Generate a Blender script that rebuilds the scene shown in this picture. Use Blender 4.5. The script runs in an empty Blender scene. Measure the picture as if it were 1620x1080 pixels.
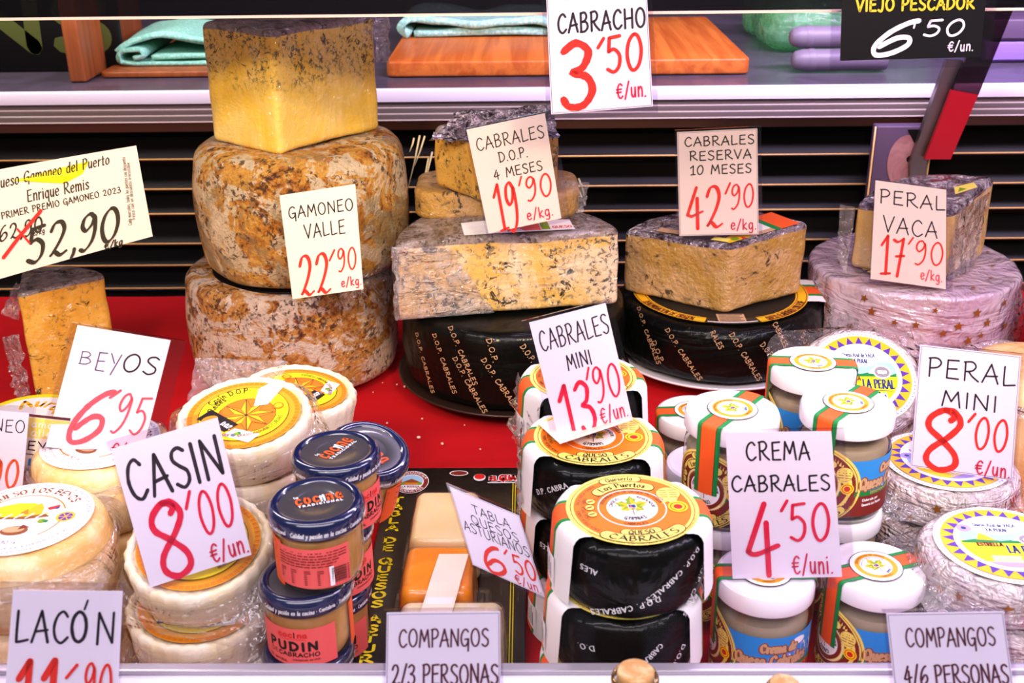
import bpy, math, random
import numpy as np
from mathutils import Vector, Matrix, noise
from mathutils.geometry import tessellate_polygon

SC = bpy.context.scene
COL = SC.collection
R_ = math.radians

# ------------------------------------------------------------------ camera
F = 1800.0                                   # focal length in pixels of the 1620 x 1080 frame
CAM = Vector((0.0, 0.0, 0.55))
PITCH, YAW, ROLL = 23.5, 1.0, -0.7
ROT = (Matrix.Rotation(R_(YAW), 3, 'Z') @ Matrix.Rotation(R_(90 - PITCH), 3, 'X')
       @ Matrix.Rotation(R_(ROLL), 3, 'Z'))
cd = bpy.data.cameras.new('camera')
cd.sensor_width = 36.0
cd.lens = 36.0 * F / 1620.0
cd.clip_start = 0.02
cd.dof.use_dof = True
cd.dof.focus_distance = 0.98
cd.dof.aperture_fstop = 13.0
cam = bpy.data.objects.new('camera', cd)
cam.matrix_world = Matrix.Translation(CAM) @ ROT.to_4x4()
COL.objects.link(cam)
SC.camera = cam

# ------------------------------------------------------------------ world, lights, exposure
SC.view_settings.view_transform = 'Standard'
SC.view_settings.look = 'None'
SC.view_settings.gamma = 1.0
SC.view_settings.use_curve_mapping = False
SC.view_settings.exposure = 0.0
SC.cycles.transparent_max_bounces = 24
SC.cycles.caustics_reflective = False
SC.cycles.caustics_refractive = False
W = bpy.data.worlds.new('shop_light')
SC.world = W
W.use_nodes = True
W.node_tree.nodes['Background'].inputs[0].default_value = (1.0, 0.90, 0.93, 1)
W.node_tree.nodes['Background'].inputs[1].default_value = 0.16


def area(name, loc, target, sx, sy, power, color):
    l = bpy.data.lights.new(name, 'AREA')
    l.shape = 'RECTANGLE'
    l.size, l.size_y, l.energy, l.color = sx, sy, power, color
    o = bpy.data.objects.new(name, l)
    o.location = loc
    o.rotation_euler = (Vector(target) - Vector(loc)).to_track_quat('-Z', 'Y').to_euler()
    COL.objects.link(o)
    return o


def warm_spot(name, loc, target, cone, power):
    l = bpy.data.lights.new(name, 'SPOT')
    l.energy, l.color, l.spot_size, l.spot_blend, l.shadow_soft_size = power, (1.0, 0.72, 0.38), R_(cone), 0.6, 0.06
    o = bpy.data.objects.new(name, l)
    o.location = loc
    o.rotation_euler = (Vector(target) - Vector(loc)).to_track_quat('-Z', 'Y').to_euler()
    COL.objects.link(o)


area('case_strip_light', (0.0, 0.40, 0.80), (0, 0.85, 0.05), 1.8, 0.07, 7.0, (1.0, 0.89, 0.99))
area('front_shop_light', (0.0, -0.45, 1.20), (0, 0.75, 0.05), 2.2, 0.45, 20.0, (1.0, 0.91, 0.99))
warm_spot('warm_shop_spot', (-0.40, 0.10, 0.80), (-0.30, 1.22, 0.18), 46, 30.0)
warm_spot('warm_shop_spot_right', (0.30, 0.10, 0.80), (0.20, 1.22, 0.15), 44, 26.0)
area('counter_light', (0.60, 1.20, 0.85), (0.55, 1.50, 0.25), 1.1, 0.12, 22.0, (0.82, 0.66, 1.0))
area('counter_light_left', (-0.75, 1.25, 0.85), (-0.6, 1.50, 0.25), 0.7, 0.12, 7.0, (1.0, 0.88, 0.84))
area('right_cool_light', (0.95, 0.70, 0.80), (0.5, 1.20, 0.1), 0.5, 0.2, 6.0, (0.80, 0.66, 1.0))


# ------------------------------------------------------------------ pixel rays -> points in the place
def ray(px, py):
    return ROT @ Vector(((px - 810) / F, (540 - py) / F, -1.0))


def at_z(px, py, z):
    d = ray(px, py)
    return CAM + d * ((z - CAM.z) / d.z)


def at_y(px, py, y):
    d = ray(px, py)
    return CAM + d * (y / d.y)


def at_d(px, py, dep):
    return CAM + ray(px, py) * dep


def depth(p):
    return -(ROT.transposed() @ (Vector(p) - CAM)).z


def mpp(p):
    return depth(p) / F


# ------------------------------------------------------------------ objects
def thing(name, label, cat, loc=(0, 0, 0), rot=(0, 0, 0), group=None):
    o = bpy.data.objects.new(name, None)
    o.empty_display_size = 0.02
    COL.objects.link(o)
    o.location = loc
    o.rotation_euler = rot
    o['label'] = label
    o['category'] = cat
    if group:
        o['group'] = group
    return o


def tag(o, label, cat, group=None):
    o['label'] = label
    o['category'] = cat
    if group:
        o['group'] = group
    return o


def kids(o):
    return [c for c in COL.objects if c.parent is o]


def dup(src, loc, rot, label, group=None):
    r = src.copy()
    COL.objects.link(r)
    r.location = loc
    r.rotation_euler = rot
    r['label'] = label
    if group:
        r['group'] = group

    def rec(a, b):
        for ch in kids(a):
            c = ch.copy()
            COL.objects.link(c)
            c.parent = b
            rec(ch, c)
    rec(src, r)
    return r


def mk(name, verts, faces, mats, parent=None, midx=None, smooth=True, disp=None, label=None, sharp=None):
    me = bpy.data.meshes.new(name)
    me.from_pydata([tuple(v) for v in verts], [], faces)
    if not isinstance(mats, (list, tuple)):
        mats = [mats]
    for m in mats:
        me.materials.append(m)
    if midx is not None:
        me.polygons.foreach_set('material_index', midx)
    me.update()
    if disp:
        amp, fr, seed = disp
        off = Vector((seed * 3.1, seed * 1.7, seed * 0.9))
        nn = [v.normal.copy() for v in me.vertices]
        for v, n in zip(me.vertices, nn):
            p = v.co * fr + off
            k = noise.noise(p) + 0.5 * noise.noise(p * 2.3) + 0.25 * noise.noise(p * 5.1)
            v.co += n * (amp * k)
    if smooth:
        me.polygons.foreach_set('use_smooth', [True] * len(me.polygons))
        if sharp:
            me.set_sharp_from_angle(angle=R_(sharp))
    me.update()
    o = bpy.data.objects.new(name, me)
    COL.objects.link(o)
    if parent is not None:
        o.parent = parent
    if label:
        o['label'] = label
    return o


# ------------------------------------------------------------------ shapes
class Geo:
    def __init__(s):
        s.v, s.f, s.m = [], [], []

    def add(s, v, f, m=0):
        b = len(s.v)
        s.v += [tuple(q) for q in v]
        s.f += [tuple(b + i for i in q) for q in f]
        s.m += [m] * len(f) if isinstance(m, int) else list(m)
        return s

    def mk(s, name, mats, parent=None, **k):
        return mk(name, s.v, s.f, mats, parent, midx=s.m, **k)


def box(x0, x1, y0, y1, z0, z1, bev=0.0):
    if bev <= 0:
        v = [(x, y, z) for z in (z0, z1) for y in (y0, y1) for x in (x0, x1)]
        f = [(0, 2, 3, 1), (4, 5, 7, 6), (0, 1, 5, 4), (2, 6, 7, 3), (0, 4, 6, 2), (1, 3, 7, 5)]
        return v, f
    cx, cy = (x0 + x1) / 2, (y0 + y1) / 2
    o = rrect((x1 - x0) / 2, (y1 - y0) / 2, bev, 4)
    v, f, t = prism(o, z0, z1, bev * 0.9, 2, 3, 2)
    return [(a + cx, b + cy, c) for a, b, c in v], f


def rrect(hx, hy, r, n=6):
    pts = []
    for cx, cy, a0 in ((hx - r, -hy + r, -90), (hx - r, hy - r, 0), (-hx + r, hy - r, 90), (-hx + r, -hy + r, 180)):
        for i in range(n + 1):
            a = R_(a0 + 90 * i / n)
            pts.append((cx + r * math.cos(a), cy + r * math.sin(a)))
    return pts


def circle(r, n=64):
    return [(r * math.cos(2 * math.pi * i / n), r * math.sin(2 * math.pi * i / n)) for i in range(n)]


def outline_normals(o):
    n = len(o)
    res = []
    for i in range(n):
        ax, ay = o[i - 1]
        bx, by = o[(i + 1) % n]
        tx, ty = bx - ax, by - ay
        l = math.hypot(tx, ty) or 1
        res.append((ty / l, -tx / l))
    return res


def prism(o, z0, z1, bev, nz=8, nb=5, caps=6, bulge=0.0, bev_bot=None):
    """closed solid on a convex outline with rounded rims; returns verts, faces, tags"""
    n = len(o)
    nrm = outline_normals(o)
    bb = bev if bev_bot is None else bev_bot
    cx = sum(p[0] for p in o) / n
    cy = sum(p[1] for p in o) / n
    rings = []
    for i in range(nb):
        a = R_(90 * i / nb)
        rings.append((-(bb * (1 - math.sin(a))), z0 + bb * (1 - math.cos(a)), 'b'))
    for i in range(nz + 1):
        t = i / nz
        rings.append((bulge * math.sin(math.pi * t), z0 + bb + (z1 - bev - z0 - bb) * t, 's'))
    for i in range(1, nb + 1):
        a = R_(90 * i / nb)
        rings.append((-(bev * (1 - math.cos(a))), z1 - bev + bev * math.sin(a), 't'))
    v, f, tags = [], [], []
    for off, z, tg in rings:
        for (x, y), (nx, ny) in zip(o, nrm):
            v.append((x + nx * off, y + ny * off, z))
    for k in range(len(rings) - 1):
        for i in range(n):
            j = (i + 1) % n
            f.append((k * n + i, k * n + j, (k + 1) * n + j, (k + 1) * n + i))
            tags.append((rings[k + 1][2] if rings[k + 1][2] != 's' else ('s' if rings[k][2] != 'b' else 's'), i))
    top = (len(rings) - 1) * n
    for base, tg, zz in ((top, 'T', z1), (0, 'B', z0)):
        prev = base
        for c in range(1, caps):
            s = 1 - c / caps
            st = len(v)
            for i in range(n):
                x, y, z = v[base + i]
                v.append((cx + (x - cx) * s, cy + (y - cy) * s, zz))
            for i in range(n):
                j = (i + 1) % n
                q = (prev + i, prev + j, st + j, st + i)
                f.append(q if tg == 'T' else q[::-1])
                tags.append((tg, i))
            prev = st
        ci = len(v)
        v.append((cx, cy, zz))
        for i in range(n):
            j = (i + 1) % n
            q = (prev + i, prev + j, ci)
            f.append(q if tg == 'T' else q[::-1])
            tags.append((tg, i))
    return v, f, tags


def lathe(prof, n=64, close=False):
    v, f = [], []
    for r, z in prof:
        for i in range(n):
            a = 2 * math.pi * i / n
            v.append((r * math.cos(a), r * math.sin(a), z))
    for k in range(len(prof) - 1):
        for i in range(n):
            j = (i + 1) % n
            f.append((k * n + i, k * n + j, (k + 1) * n + j, (k + 1) * n + i))
    return v, f


def tube(p, r, n=8):
    p = [Vector(q) for q in p]
    v, f = [], []
    for i, q in enumerate(p):
        t = (p[min(i + 1, len(p) - 1)] - p[max(i - 1, 0)]).normalized()
        u = t.orthogonal().normalized()
        w = t.cross(u)
        rr = r[i] if isinstance(r, (list, tuple)) else r
        for k in range(n):
            a = 2 * math.pi * k / n
            v.append(q + u * (rr * math.cos(a)) + w * (rr * math.sin(a)))
    for i in range(len(p) - 1):
        for k in range(n):
            l = (k + 1) % n
            f.append((i * n + k, i * n + l, (i + 1) * n + l, (i + 1) * n + k))
    f.append(tuple(range(n))[::-1])
    f.append(tuple((len(p) - 1) * n + k for k in range(n)))
    return v, f


def resample(o, step):
    out = []
    n = len(o)
    for i in range(n):
        a, b = o[i], o[(i + 1) % n]
        l = math.hypot(b[0] - a[0], b[1] - a[1])
        k = max(1, int(round(l / step)))
        for t in range(k):
            out.append((a[0] + (b[0] - a[0]) * t / k, a[1] + (b[1] - a[1]) * t / k))
    return out


def sub_mesh(name, v, f, keep, mat, parent, **k):
    """the faces of (v, f) whose index is in keep, as a mesh of its own"""
    ff = [f[i] for i in keep]
    used = sorted({i for q in ff for i in q})
    mp = {u: i for i, u in enumerate(used)}
    return mk(name, [v[u] for u in used], [tuple(mp[i] for i in q) for q in ff], mat, parent, **k)
# ------------------------------------------------------------------ single-stroke lettering
GL = {}


def _g(ch, s):
    w, st = s.split(':')
    strokes = []
    for q in st.split(';'):
        q = q.strip()
        if not q:
            continue
        sm = q[0] == '~'
        pts = [tuple(float(a) for a in p.split(',')) for p in q.lstrip('~').split()]
        strokes.append((sm, pts))
    GL[ch] = (float(w), strokes)


for ch, s in {
    'A': '7:0,0 3.6,10 6.8,0;1.2,3.4 6.4,4',
    'B': '6.2:.8,0 .8,10;~.6,9.7 3.6,10.1 5,8 3.6,5.8 .9,5.2;~.9,5.2 4.4,5.1 5.8,2.6 3.8,.3 .4,0',
    'C': '6.6:~6,8.4 4.2,10 1.8,8.6 .5,5 1.4,1.4 3.8,0 6.4,1.8',
    'D': '7:.9,0 .9,10;~.4,10 4,9.6 6.5,6.4 6,2.6 3.4,.4 .4,0',
    'E': '6:5.6,10 .9,9.7 .8,.2 5.8,.2;.9,5.1 4.9,5.5',
    'F': '5.6:5.6,10 .8,9.7 .8,0;.8,5 4.6,5.3',
    'G': '7:~6.2,8.6 4.2,10 1.8,8.6 .5,5 1.4,1.4 3.6,.4 5.6,2 6.2,4.4;3.6,4.3 6.4,4.5 6.1,-2.4',
    'H': '7:.8,0 .8,10;6.2,0 6.2,10;.8,5 6.2,5.3',
    'I': '2:1,0 1,10',
    'J': '5:~4,10 4,3 2.8,-.6 .4,.6',
    'K': '6.2:.8,0 .8,10;5.8,10 .9,4.6 6,0',
    'L': '5.6:~.8,10 .7,5 .8,.6 1.4,.1 5.6,.8',
    'M': '8.6:.4,0 1.6,10 4.3,3.4 7,10 8.2,0',
    'N': '7.2:.7,0 .9,10 6.3,.6 6.5,10.2',
    'O': '7.4:~3.7,10 1.4,8.4 .5,5 1.5,1.4 3.7,0 6,1.5 6.9,5 6,8.5 3.7,10',
    'P': '6:.9,0 .9,10;~.3,9.8 3.8,10.2 5.6,8 4.2,5.4 .9,4.6',
    'Q': '7.6:~3.7,10 1.4,8.4 .5,5 1.5,1.4 3.7,0 6,1.5 6.9,5 6,8.5 3.7,10;4.4,2.6 7.6,-1.4',
    'R': '6.8:.9,0 .9,10;~.3,9.8 3.8,10.2 5.4,8 4,5.6 1,4.8;~2.4,5 4,2.6 6.8,.1',
    'S': '6:~5.4,9 3.6,10 1.4,9.2 1,7.2 3,5.4 5.2,3.8 5.2,1.4 3,0 .6,1.2',
    'T': '6.4:.2,9.8 6.4,10;3.2,9.9 3.2,0',
    'U': '7:~.8,10 .8,3.4 2,.5 4,.1 6,1.4 6.3,4 6.3,10',
    'V': '6.6:.2,10 3.2,0 6.5,10',
    'W': '9:.2,10 2.4,0 4.6,8 6.8,0 9,10',
    'X': '6.6:.4,10 6.2,0;6.2,10 .4,0',
    'Y': '6.6:.3,10 3.4,5;6.4,10 2.6,-1.4',
    'Z': '6.2:.4,10 6,10 .3,0 6.2,0',
    '0': '6.6:~3.5,10 1.4,8 .5,4.4 1.4,.9 3,0 5,1.8 6,5.6 5.2,9 3.5,10',
    '1': '5:.6,7.4 3.4,10 3,0;.8,-.1 5,.3',
    '2': '6.4:~.7,7.6 2,9.7 4.2,9.8 5.2,7.6 4,4.6 1.6,1.4 .5,.4 2,1.4 4,.2 6.2,1',
    '3': '6:~.8,8.8 3,10 5,8.6 4,6.2 2.2,5.4 4.6,4.6 5.4,2.4 3.8,.2 1.4,.1 .5,1.3',
    '4': '6.4:4,10 .5,3.4 2,3 6.2,4.2;4.2,7.4 4.2,0',
    '5': '6.2:5.8,10 1.8,9.6 1.3,5.8;~1.3,5.8 3.4,6.4 5.4,4.6 5,1.6 3,0 .6,.9',
    '6': '6.6:~5.6,9.9 4,9.2 1.8,6.6 .6,2.8 1.6,.2 4,.6 6,2.8 5.6,4.9 3.6,5 1.4,2.6',
    '7': '6:~.5,9.4 2.4,9 5,10;~5,10 3.8,5.4 2.4,0;1.6,5.2 5.4,5.6',
    '8': '6.6:~4.4,8.4 5,9.2 3.4,10 1.2,8.6 1,6.8 3.2,5 5.4,2.8 5.4,.9 3,0 1,1.2 1.4,3.2 4.4,5.8 6,8 5,9.8 3.4,10',
    '9': '5.8:~4.8,8.6 3.4,10 1.4,9 .7,6.6 2,5.2 4,6.8 4.9,9 5,5 4,1.6 1.8,-.6 .3,-.3',
    "'": '2:1.8,10.4 .4,7.8', '´': '3.4:3.2,10.4 .4,7.6', '.': '1.6:.6,0 .9,.3', ',': '2:1.3,.8 1,-.6 .2,-1.8',
    '/': '4.4:.2,-1 4.4,10.6', '-': '4:.6,4.4 3.6,4.6', '•': '3:1.2,4 1.7,4.6', ' ': '3.6:',
    '€': '6.4:~5.8,8.4 4,9.6 2,8 1.4,4.6 2.2,1.2 4,.1 6,1.4;.2,5.9 5,6.1;.1,3.9 4.6,4.1',
    'a': '5:~4.2,5.6 2.2,6.4 .6,4 .9,1 2.4,.1 4.2,2.6;~4.3,6.2 4.2,2 5,.2',
    'b': '5:.8,10 .8,.4;~.8,4.4 2.6,6.4 4.4,4.6 4.2,1.2 2.4,0 .8,1.4',
    'c': '4.6:~4.2,5.4 2.6,6.4 .8,4.6 .7,1.6 2.4,0 4.4,1.2',
    'd': '5:4.3,10 4.3,0;~4.3,4.4 2.6,6.4 .7,4.4 .8,1.2 2.4,0 4.3,2',
    'e': '4.8:~.7,3.2 4.1,3.8 3.6,6 2,6.3 .7,4.4 .8,1.4 2.4,0 4.4,1.2',
    'f': '3.6:~3.6,9.4 2.6,10 1.7,8.4 1.6,0;.2,6.2 3.4,6.4',
    'g': '5:~4.2,5.4 2.4,6.4 .7,4.4 .9,1.4 2.4,.4 4.1,2.6;~4.3,6.2 4.3,-1 3.4,-3 .8,-2.6',
    'h': '5:.8,10 .8,0;~.8,4 2.6,6.4 4.2,5.2 4.3,0',
    'i': '2:1,6.4 1,0;.9,8.4 1.1,8.8', 'í': '2.4:1,6.4 1,0;.8,8 2,10.2',
    'j': '2.6:~1.6,6.4 1.6,-1.6 .8,-3 -.4,-2.4;1.5,8.4 1.7,8.8',
    'k': '4.8:.8,10 .8,0;4.2,6.4 .9,2.8 4.6,0',
    'l': '2:1,10 1,0',
    'm': '8:.8,6.4 .8,0;~.8,4 2.2,6.4 3.8,5.2 3.9,0;~3.9,4 5.4,6.4 7,5.2 7.1,0',
    'n': '5:.8,6.4 .8,0;~.8,4 2.6,6.4 4.2,5.2 4.3,0',
    'o': '5:~2.5,6.4 .8,5 .7,1.6 2.5,0 4.3,1.6 4.2,5 2.5,6.4',
    'ó': '5:~2.5,6.4 .8,5 .7,1.6 2.5,0 4.3,1.6 4.2,5 2.5,6.4;2.2,8 3.8,10.2',
    'p': '5:.8,6.4 .8,-3.4;~.8,4.4 2.6,6.4 4.4,4.6 4.2,1.2 2.4,0 .8,1.4',
    'q': '5:4.3,6.4 4.3,-3.4;~4.3,4.4 2.6,6.4 .7,4.4 .8,1.2 2.4,0 4.3,2',
    'r': '3.6:.8,6.4 .8,0;~.8,3.6 2,6 3.6,6',
    's': '4.2:~3.8,5.6 2.2,6.4 .8,5.2 2.2,3.4 3.8,1.8 2.6,.1 .5,.8',
    't': '3.6:1.6,9 1.6,.6 2.4,.1 3.4,.6;.3,6.2 3.4,6.4',
    'u': '5:~.8,6.4 .8,2 2,.1 3.6,1.4 4.2,4;4.3,6.4 4.3,0',
    'v': '4.8:.4,6.4 2.4,0 4.5,6.4', 'w': '7:.3,6.4 2,0 3.5,5.4 5,0 6.7,6.4',
    'x': '4.6:.4,6.4 4.2,0;4.2,6.4 .4,0', 'y': '4.8:.5,6.4 2.5,.6;~4.5,6.4 2.4,0 1.4,-2.8 0,-3.2',
    'z': '4.4:.5,6.3 4,6.3 .4,0 4.2,0',
}.items():
    _g(ch, s)
_o = GL['O']
GL['Ó'] = (_o[0], _o[1] + [(False, [(3.4, 11.6), (4.8, 14.2)])])


def catmull(p, k=6):
    if len(p) < 3:
        return p
    closed = math.hypot(p[0][0] - p[-1][0], p[0][1] - p[-1][1]) < 1e-6
    out = []
    n = len(p)
    for i in range(n - 1):
        p0 = p[i - 1] if i > 0 else (p[-2] if closed else p[0])
        p1, p2 = p[i], p[i + 1]
        p3 = p[i + 2] if i + 2 < n else (p[1] if closed else p[-1])
        for s in range(k):
            t = s / k
            out.append(tuple(0.5 * ((2 * p1[a]) + (-p0[a] + p2[a]) * t + (2 * p0[a] - 5 * p1[a] + 4 * p2[a] - p3[a]) * t * t
                                    + (-p0[a] + 3 * p1[a] - 3 * p2[a] + p3[a]) * t ** 3) for a in (0, 1)))
    out.append(p[-1])
    return out


def ribbon(p, w, calli=0.0, pen=35.0, rough=0.0, cap=3):
    """flat stroke along the points p, half width w"""
    q = [p[0]]
    for a in p[1:]:
        if math.hypot(a[0] - q[-1][0], a[1] - q[-1][1]) > 1e-7:
            q.append(a)
    if len(q) < 2:
        q.append((q[0][0] + w * 0.1, q[0][1]))
    n = len(q)
    v, f = [], []
    for i in range(n):
        if i == 0:
            t0 = t1 = (q[1][0] - q[0][0], q[1][1] - q[0][1])
        elif i == n - 1:
            t0 = t1 = (q[-1][0] - q[-2][0], q[-1][1] - q[-2][1])
        else:
            t0 = (q[i][0] - q[i - 1][0], q[i][1] - q[i - 1][1])
            t1 = (q[i + 1][0] - q[i][0], q[i + 1][1] - q[i][1])
        l0, l1 = math.hypot(*t0), math.hypot(*t1)
        tx, ty = t0[0] / l0 + t1[0] / l1, t0[1] / l0 + t1[1] / l1
        l = math.hypot(tx, ty)
        if l < 0.3:
            tx, ty, l = t1[0], t1[1], l1
        tx, ty = tx / l, ty / l
        hw = w
        if calli:
            hw = w * (1 - calli + 1.6 * calli * abs(math.sin(math.atan2(ty, tx) - R_(pen))))
        if rough:
            hw *= 1 + rough * random.uniform(-1, 1)
        v.append((q[i][0] - ty * hw, q[i][1] + tx * hw))
        v.append((q[i][0] + ty * hw, q[i][1] - tx * hw))
    for i in range(n - 1):
        f.append((2 * i, 2 * i + 1, 2 * i + 3, 2 * i + 2))
    for e, sgn in ((0, -1), (n - 1, 1)):
        a, b = v[2 * e], v[2 * e + 1]
        cx, cy = (a[0] + b[0]) / 2, (a[1] + b[1]) / 2
        dx, dy = (a[0] - cx), (a[1] - cy)
        st = len(v)
        for k in range(1, cap):
            an = math.pi * k / cap * (-sgn)
            v.append((cx + dx * math.cos(an) - dy * math.sin(an), cy + dx * math.sin(an) + dy * math.cos(an)))
        f.append(tuple([2 * e] + list(range(st, st + cap - 1)) + [2 * e + 1]) if True else ())
    return v, f


def layout(text, gap=1.5, slant=0.0, jitter=0.0):
    """strokes of a line of text on a cap height of 10; returns strokes, width"""
    x, out = 0.0, []
    for ch in text:
        w, st = GL.get(ch, GL[' '])
        dy = random.uniform(-jitter, jitter)
        for sm, p in st:
            pts = [(x + a + slant * b, b + dy) for a, b in p]
            if sm:
                out.append(catmull(pts, 5))
                continue
            run = [pts[0]]
            for i in range(1, len(pts)):
                run.append(pts[i])
                if i < len(pts) - 1:
                    a, b, c = pts[i - 1], pts[i], pts[i + 1]
                    d = (b[0] - a[0]) * (c[0] - b[0]) + (b[1] - a[1]) * (c[1] - b[1])
                    if d < 0.6 * math.dist(a, b) * math.dist(b, c):
                        out.append(run)
                        run = [pts[i]]
            out.append(run)
        x += w + gap
    return out, max(x - gap, 0.1)


class Ink:
    """flat shapes in 2-D, kept in order, that are laid onto a surface as one mesh"""

    def __init__(s):
        s.items, s.k = [], 0

    def put(s, v, f, m, step=True):
        if step:
            s.k += 1
        s.items.append((v, f, m, s.k))
        return s

    def poly(s, pts, m):
        tri = tessellate_polygon([[Vector((a, b, 0)) for a, b in pts]])
        area2 = sum(pts[i - 1][0] * pts[i][1] - pts[i][0] * pts[i - 1][1] for i in range(len(pts)))
        ff = []
        for t in tri:
            a, b, c = (pts[i] for i in t)
            cr = (b[0] - a[0]) * (c[1] - a[1]) - (b[1] - a[1]) * (c[0] - a[0])
            ff.append(tuple(t) if cr > 0 else tuple(t)[::-1])
        return s.put(list(pts), ff, m)

    def rect(s, x0, y0, x1, y1, m, nx=1, ny=1):
        v = [(x0 + (x1 - x0) * i / nx, y0 + (y1 - y0) * j / ny) for j in range(ny + 1) for i in range(nx + 1)]
        w = nx + 1
        f = [(j * w + i, j * w + i + 1, (j + 1) * w + i + 1, (j + 1) * w + i) for j in range(ny) for i in range(nx)]
        return s.put(v, f, m)

    def disc(s, cx, cy, rx, m, ry=None, n=40, rings=3, rot=0.0):
        return s.ring(cx, cy, 0, rx, m, ry=ry, n=n, rings=rings, rot=rot)

    def ring(s, cx, cy, r0, r1, m, ry=None, n=48, rings=1, a0=0, a1=360, rot=0.0):
        k = (ry / r1) if ry else 1.0
        v, f = [], []
        cr, sr = math.cos(R_(rot)), math.sin(R_(rot))
        for j in range(rings + 1):
            r = r0 + (r1 - r0) * j / rings
            for i in range(n + 1):
                a = R_(a0 + (a1 - a0) * i / n)
                x, y = r * math.cos(a), r * math.sin(a) * k
                v.append((cx + x * cr - y * sr, cy + x * sr + y * cr))
        w = n + 1
        for j in range(rings):
            for i in range(n):
                if r0 == 0 and j == 0:
                    f.append((0, w + i, w + i + 1))
                else:
                    f.append((j * w + i, (j + 1) * w + i, (j + 1) * w + i + 1, j * w + i + 1))
        return s.put(v, f, m)

    def line(s, pts, w, m, smooth=False, **k):
        v, f = ribbon(catmull(pts) if smooth else pts, w, **k)
        return s.put(v, f, m)

    def text(s, t, x0, y0, x1, y1, m, w=None, calli=0.0, slant=0.0, gap=1.5, rough=0.0, jitter=0.0, rot=0.0, full=False):
        """a line of text filling the box (baseline y0, cap line y1)"""
        st, wd = layout(t, gap, slant, jitter)
        sx, sy = (x1 - x0) / wd, (y1 - y0) / 10.0
        w = w if w is not None else 0.07 * (y1 - y0)
        s.k += 1
        mx, my = (x0 + x1) / 2, (y0 + y1) / 2
        c, n = math.cos(R_(rot)), math.sin(R_(rot))
        for p in st:
            q = [(x0 + a * sx, y0 + b * sy) for a, b in p]
            if rough:
                q = catmull(q, 4) if len(q) < 8 and len(q) > 2 else q
            if rot:
                q = [(mx + (a - mx) * c - (b - my) * n, my + (a - mx) * n + (b - my) * c) for a, b in q]
            v, f = ribbon(q, w, calli, rough=rough)
            s.put(v, f, m, False)
        return s

    def arc(s, t, cx, cy, r, a_mid, size, m, w=None, calli=0.0, gap=1.5, inside=False, span=None, k=1.0):
        """text bent on a circle of radius r, its middle at angle a_mid (degrees); inside: read from below"""
        st, wd = layout(t, gap)
        sc = size / 10.0
        w = w if w is not None else 0.07 * size
        sx = sc if span is None else R_(span) * r / wd
        s.k += 1
        for p in st:
            fine = []
            for i in range(len(p) - 1):
                for j in range(3):
                    fine.append((p[i][0] + (p[i + 1][0] - p[i][0]) * j / 3, p[i][1] + (p[i + 1][1] - p[i][1]) * j / 3))
            fine.append(p[-1])
            q = []
            for a, b in fine:
                d = (a - wd / 2) * sx / r
                if inside:
                    an, rr = R_(a_mid) + d, r - b * sc
                else:
                    an, rr = R_(a_mid) - d, r + b * sc
                q.append((cx + rr * math.cos(an), cy + rr * math.sin(an) * k))
            v, f = ribbon(q, w, calli)
            s.put(v, f, m, False)
        return s

    def build(s, name, parent, fn, h0=0.0003, dh=0.00002, label=None):
        mats, V, FF, MI = [], [], [], []
        for v, f, m, k in s.items:
            if m not in mats:
                mats.append(m)
            mi = mats.index(m)
            b = len(V)
            h = h0 + k * dh
            V += [fn(x, y, h) for x, y in v]
            for q in f:
                # keep the face turned outwards
                ar = sum(v[q[i - 1]][0] * v[q[i]][1] - v[q[i]][0] * v[q[i - 1]][1] for i in range(len(q)))
                FF.append(tuple(b + i for i in (q if ar > 0 else q[::-1])))
                MI.append(mi)
        return mk(name, V, FF, mats, parent, midx=MI, smooth=False, label=label)


def on_top(r, z):
    return lambda x, y, h: (x * r, y * r, z + h)


def on_cyl(r, a0=-90.0, z=0.0):
    """x runs along the girth from the angle a0, y up"""
    return lambda x, y, h: ((r + h) * math.cos(R_(a0) + x / r), (r + h) * math.sin(R_(a0) + x / r), z + y)
# ------------------------------------------------------------------ materials
def s2l(c):
    return tuple((a / 12.92 if a <= 0.04045 else ((a + 0.055) / 1.055) ** 2.4) for a in c)


def hx(h):
    return s2l(tuple(int(h[i:i + 2], 16) / 255 for i in (0, 2, 4))) + (1.0,)


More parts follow.
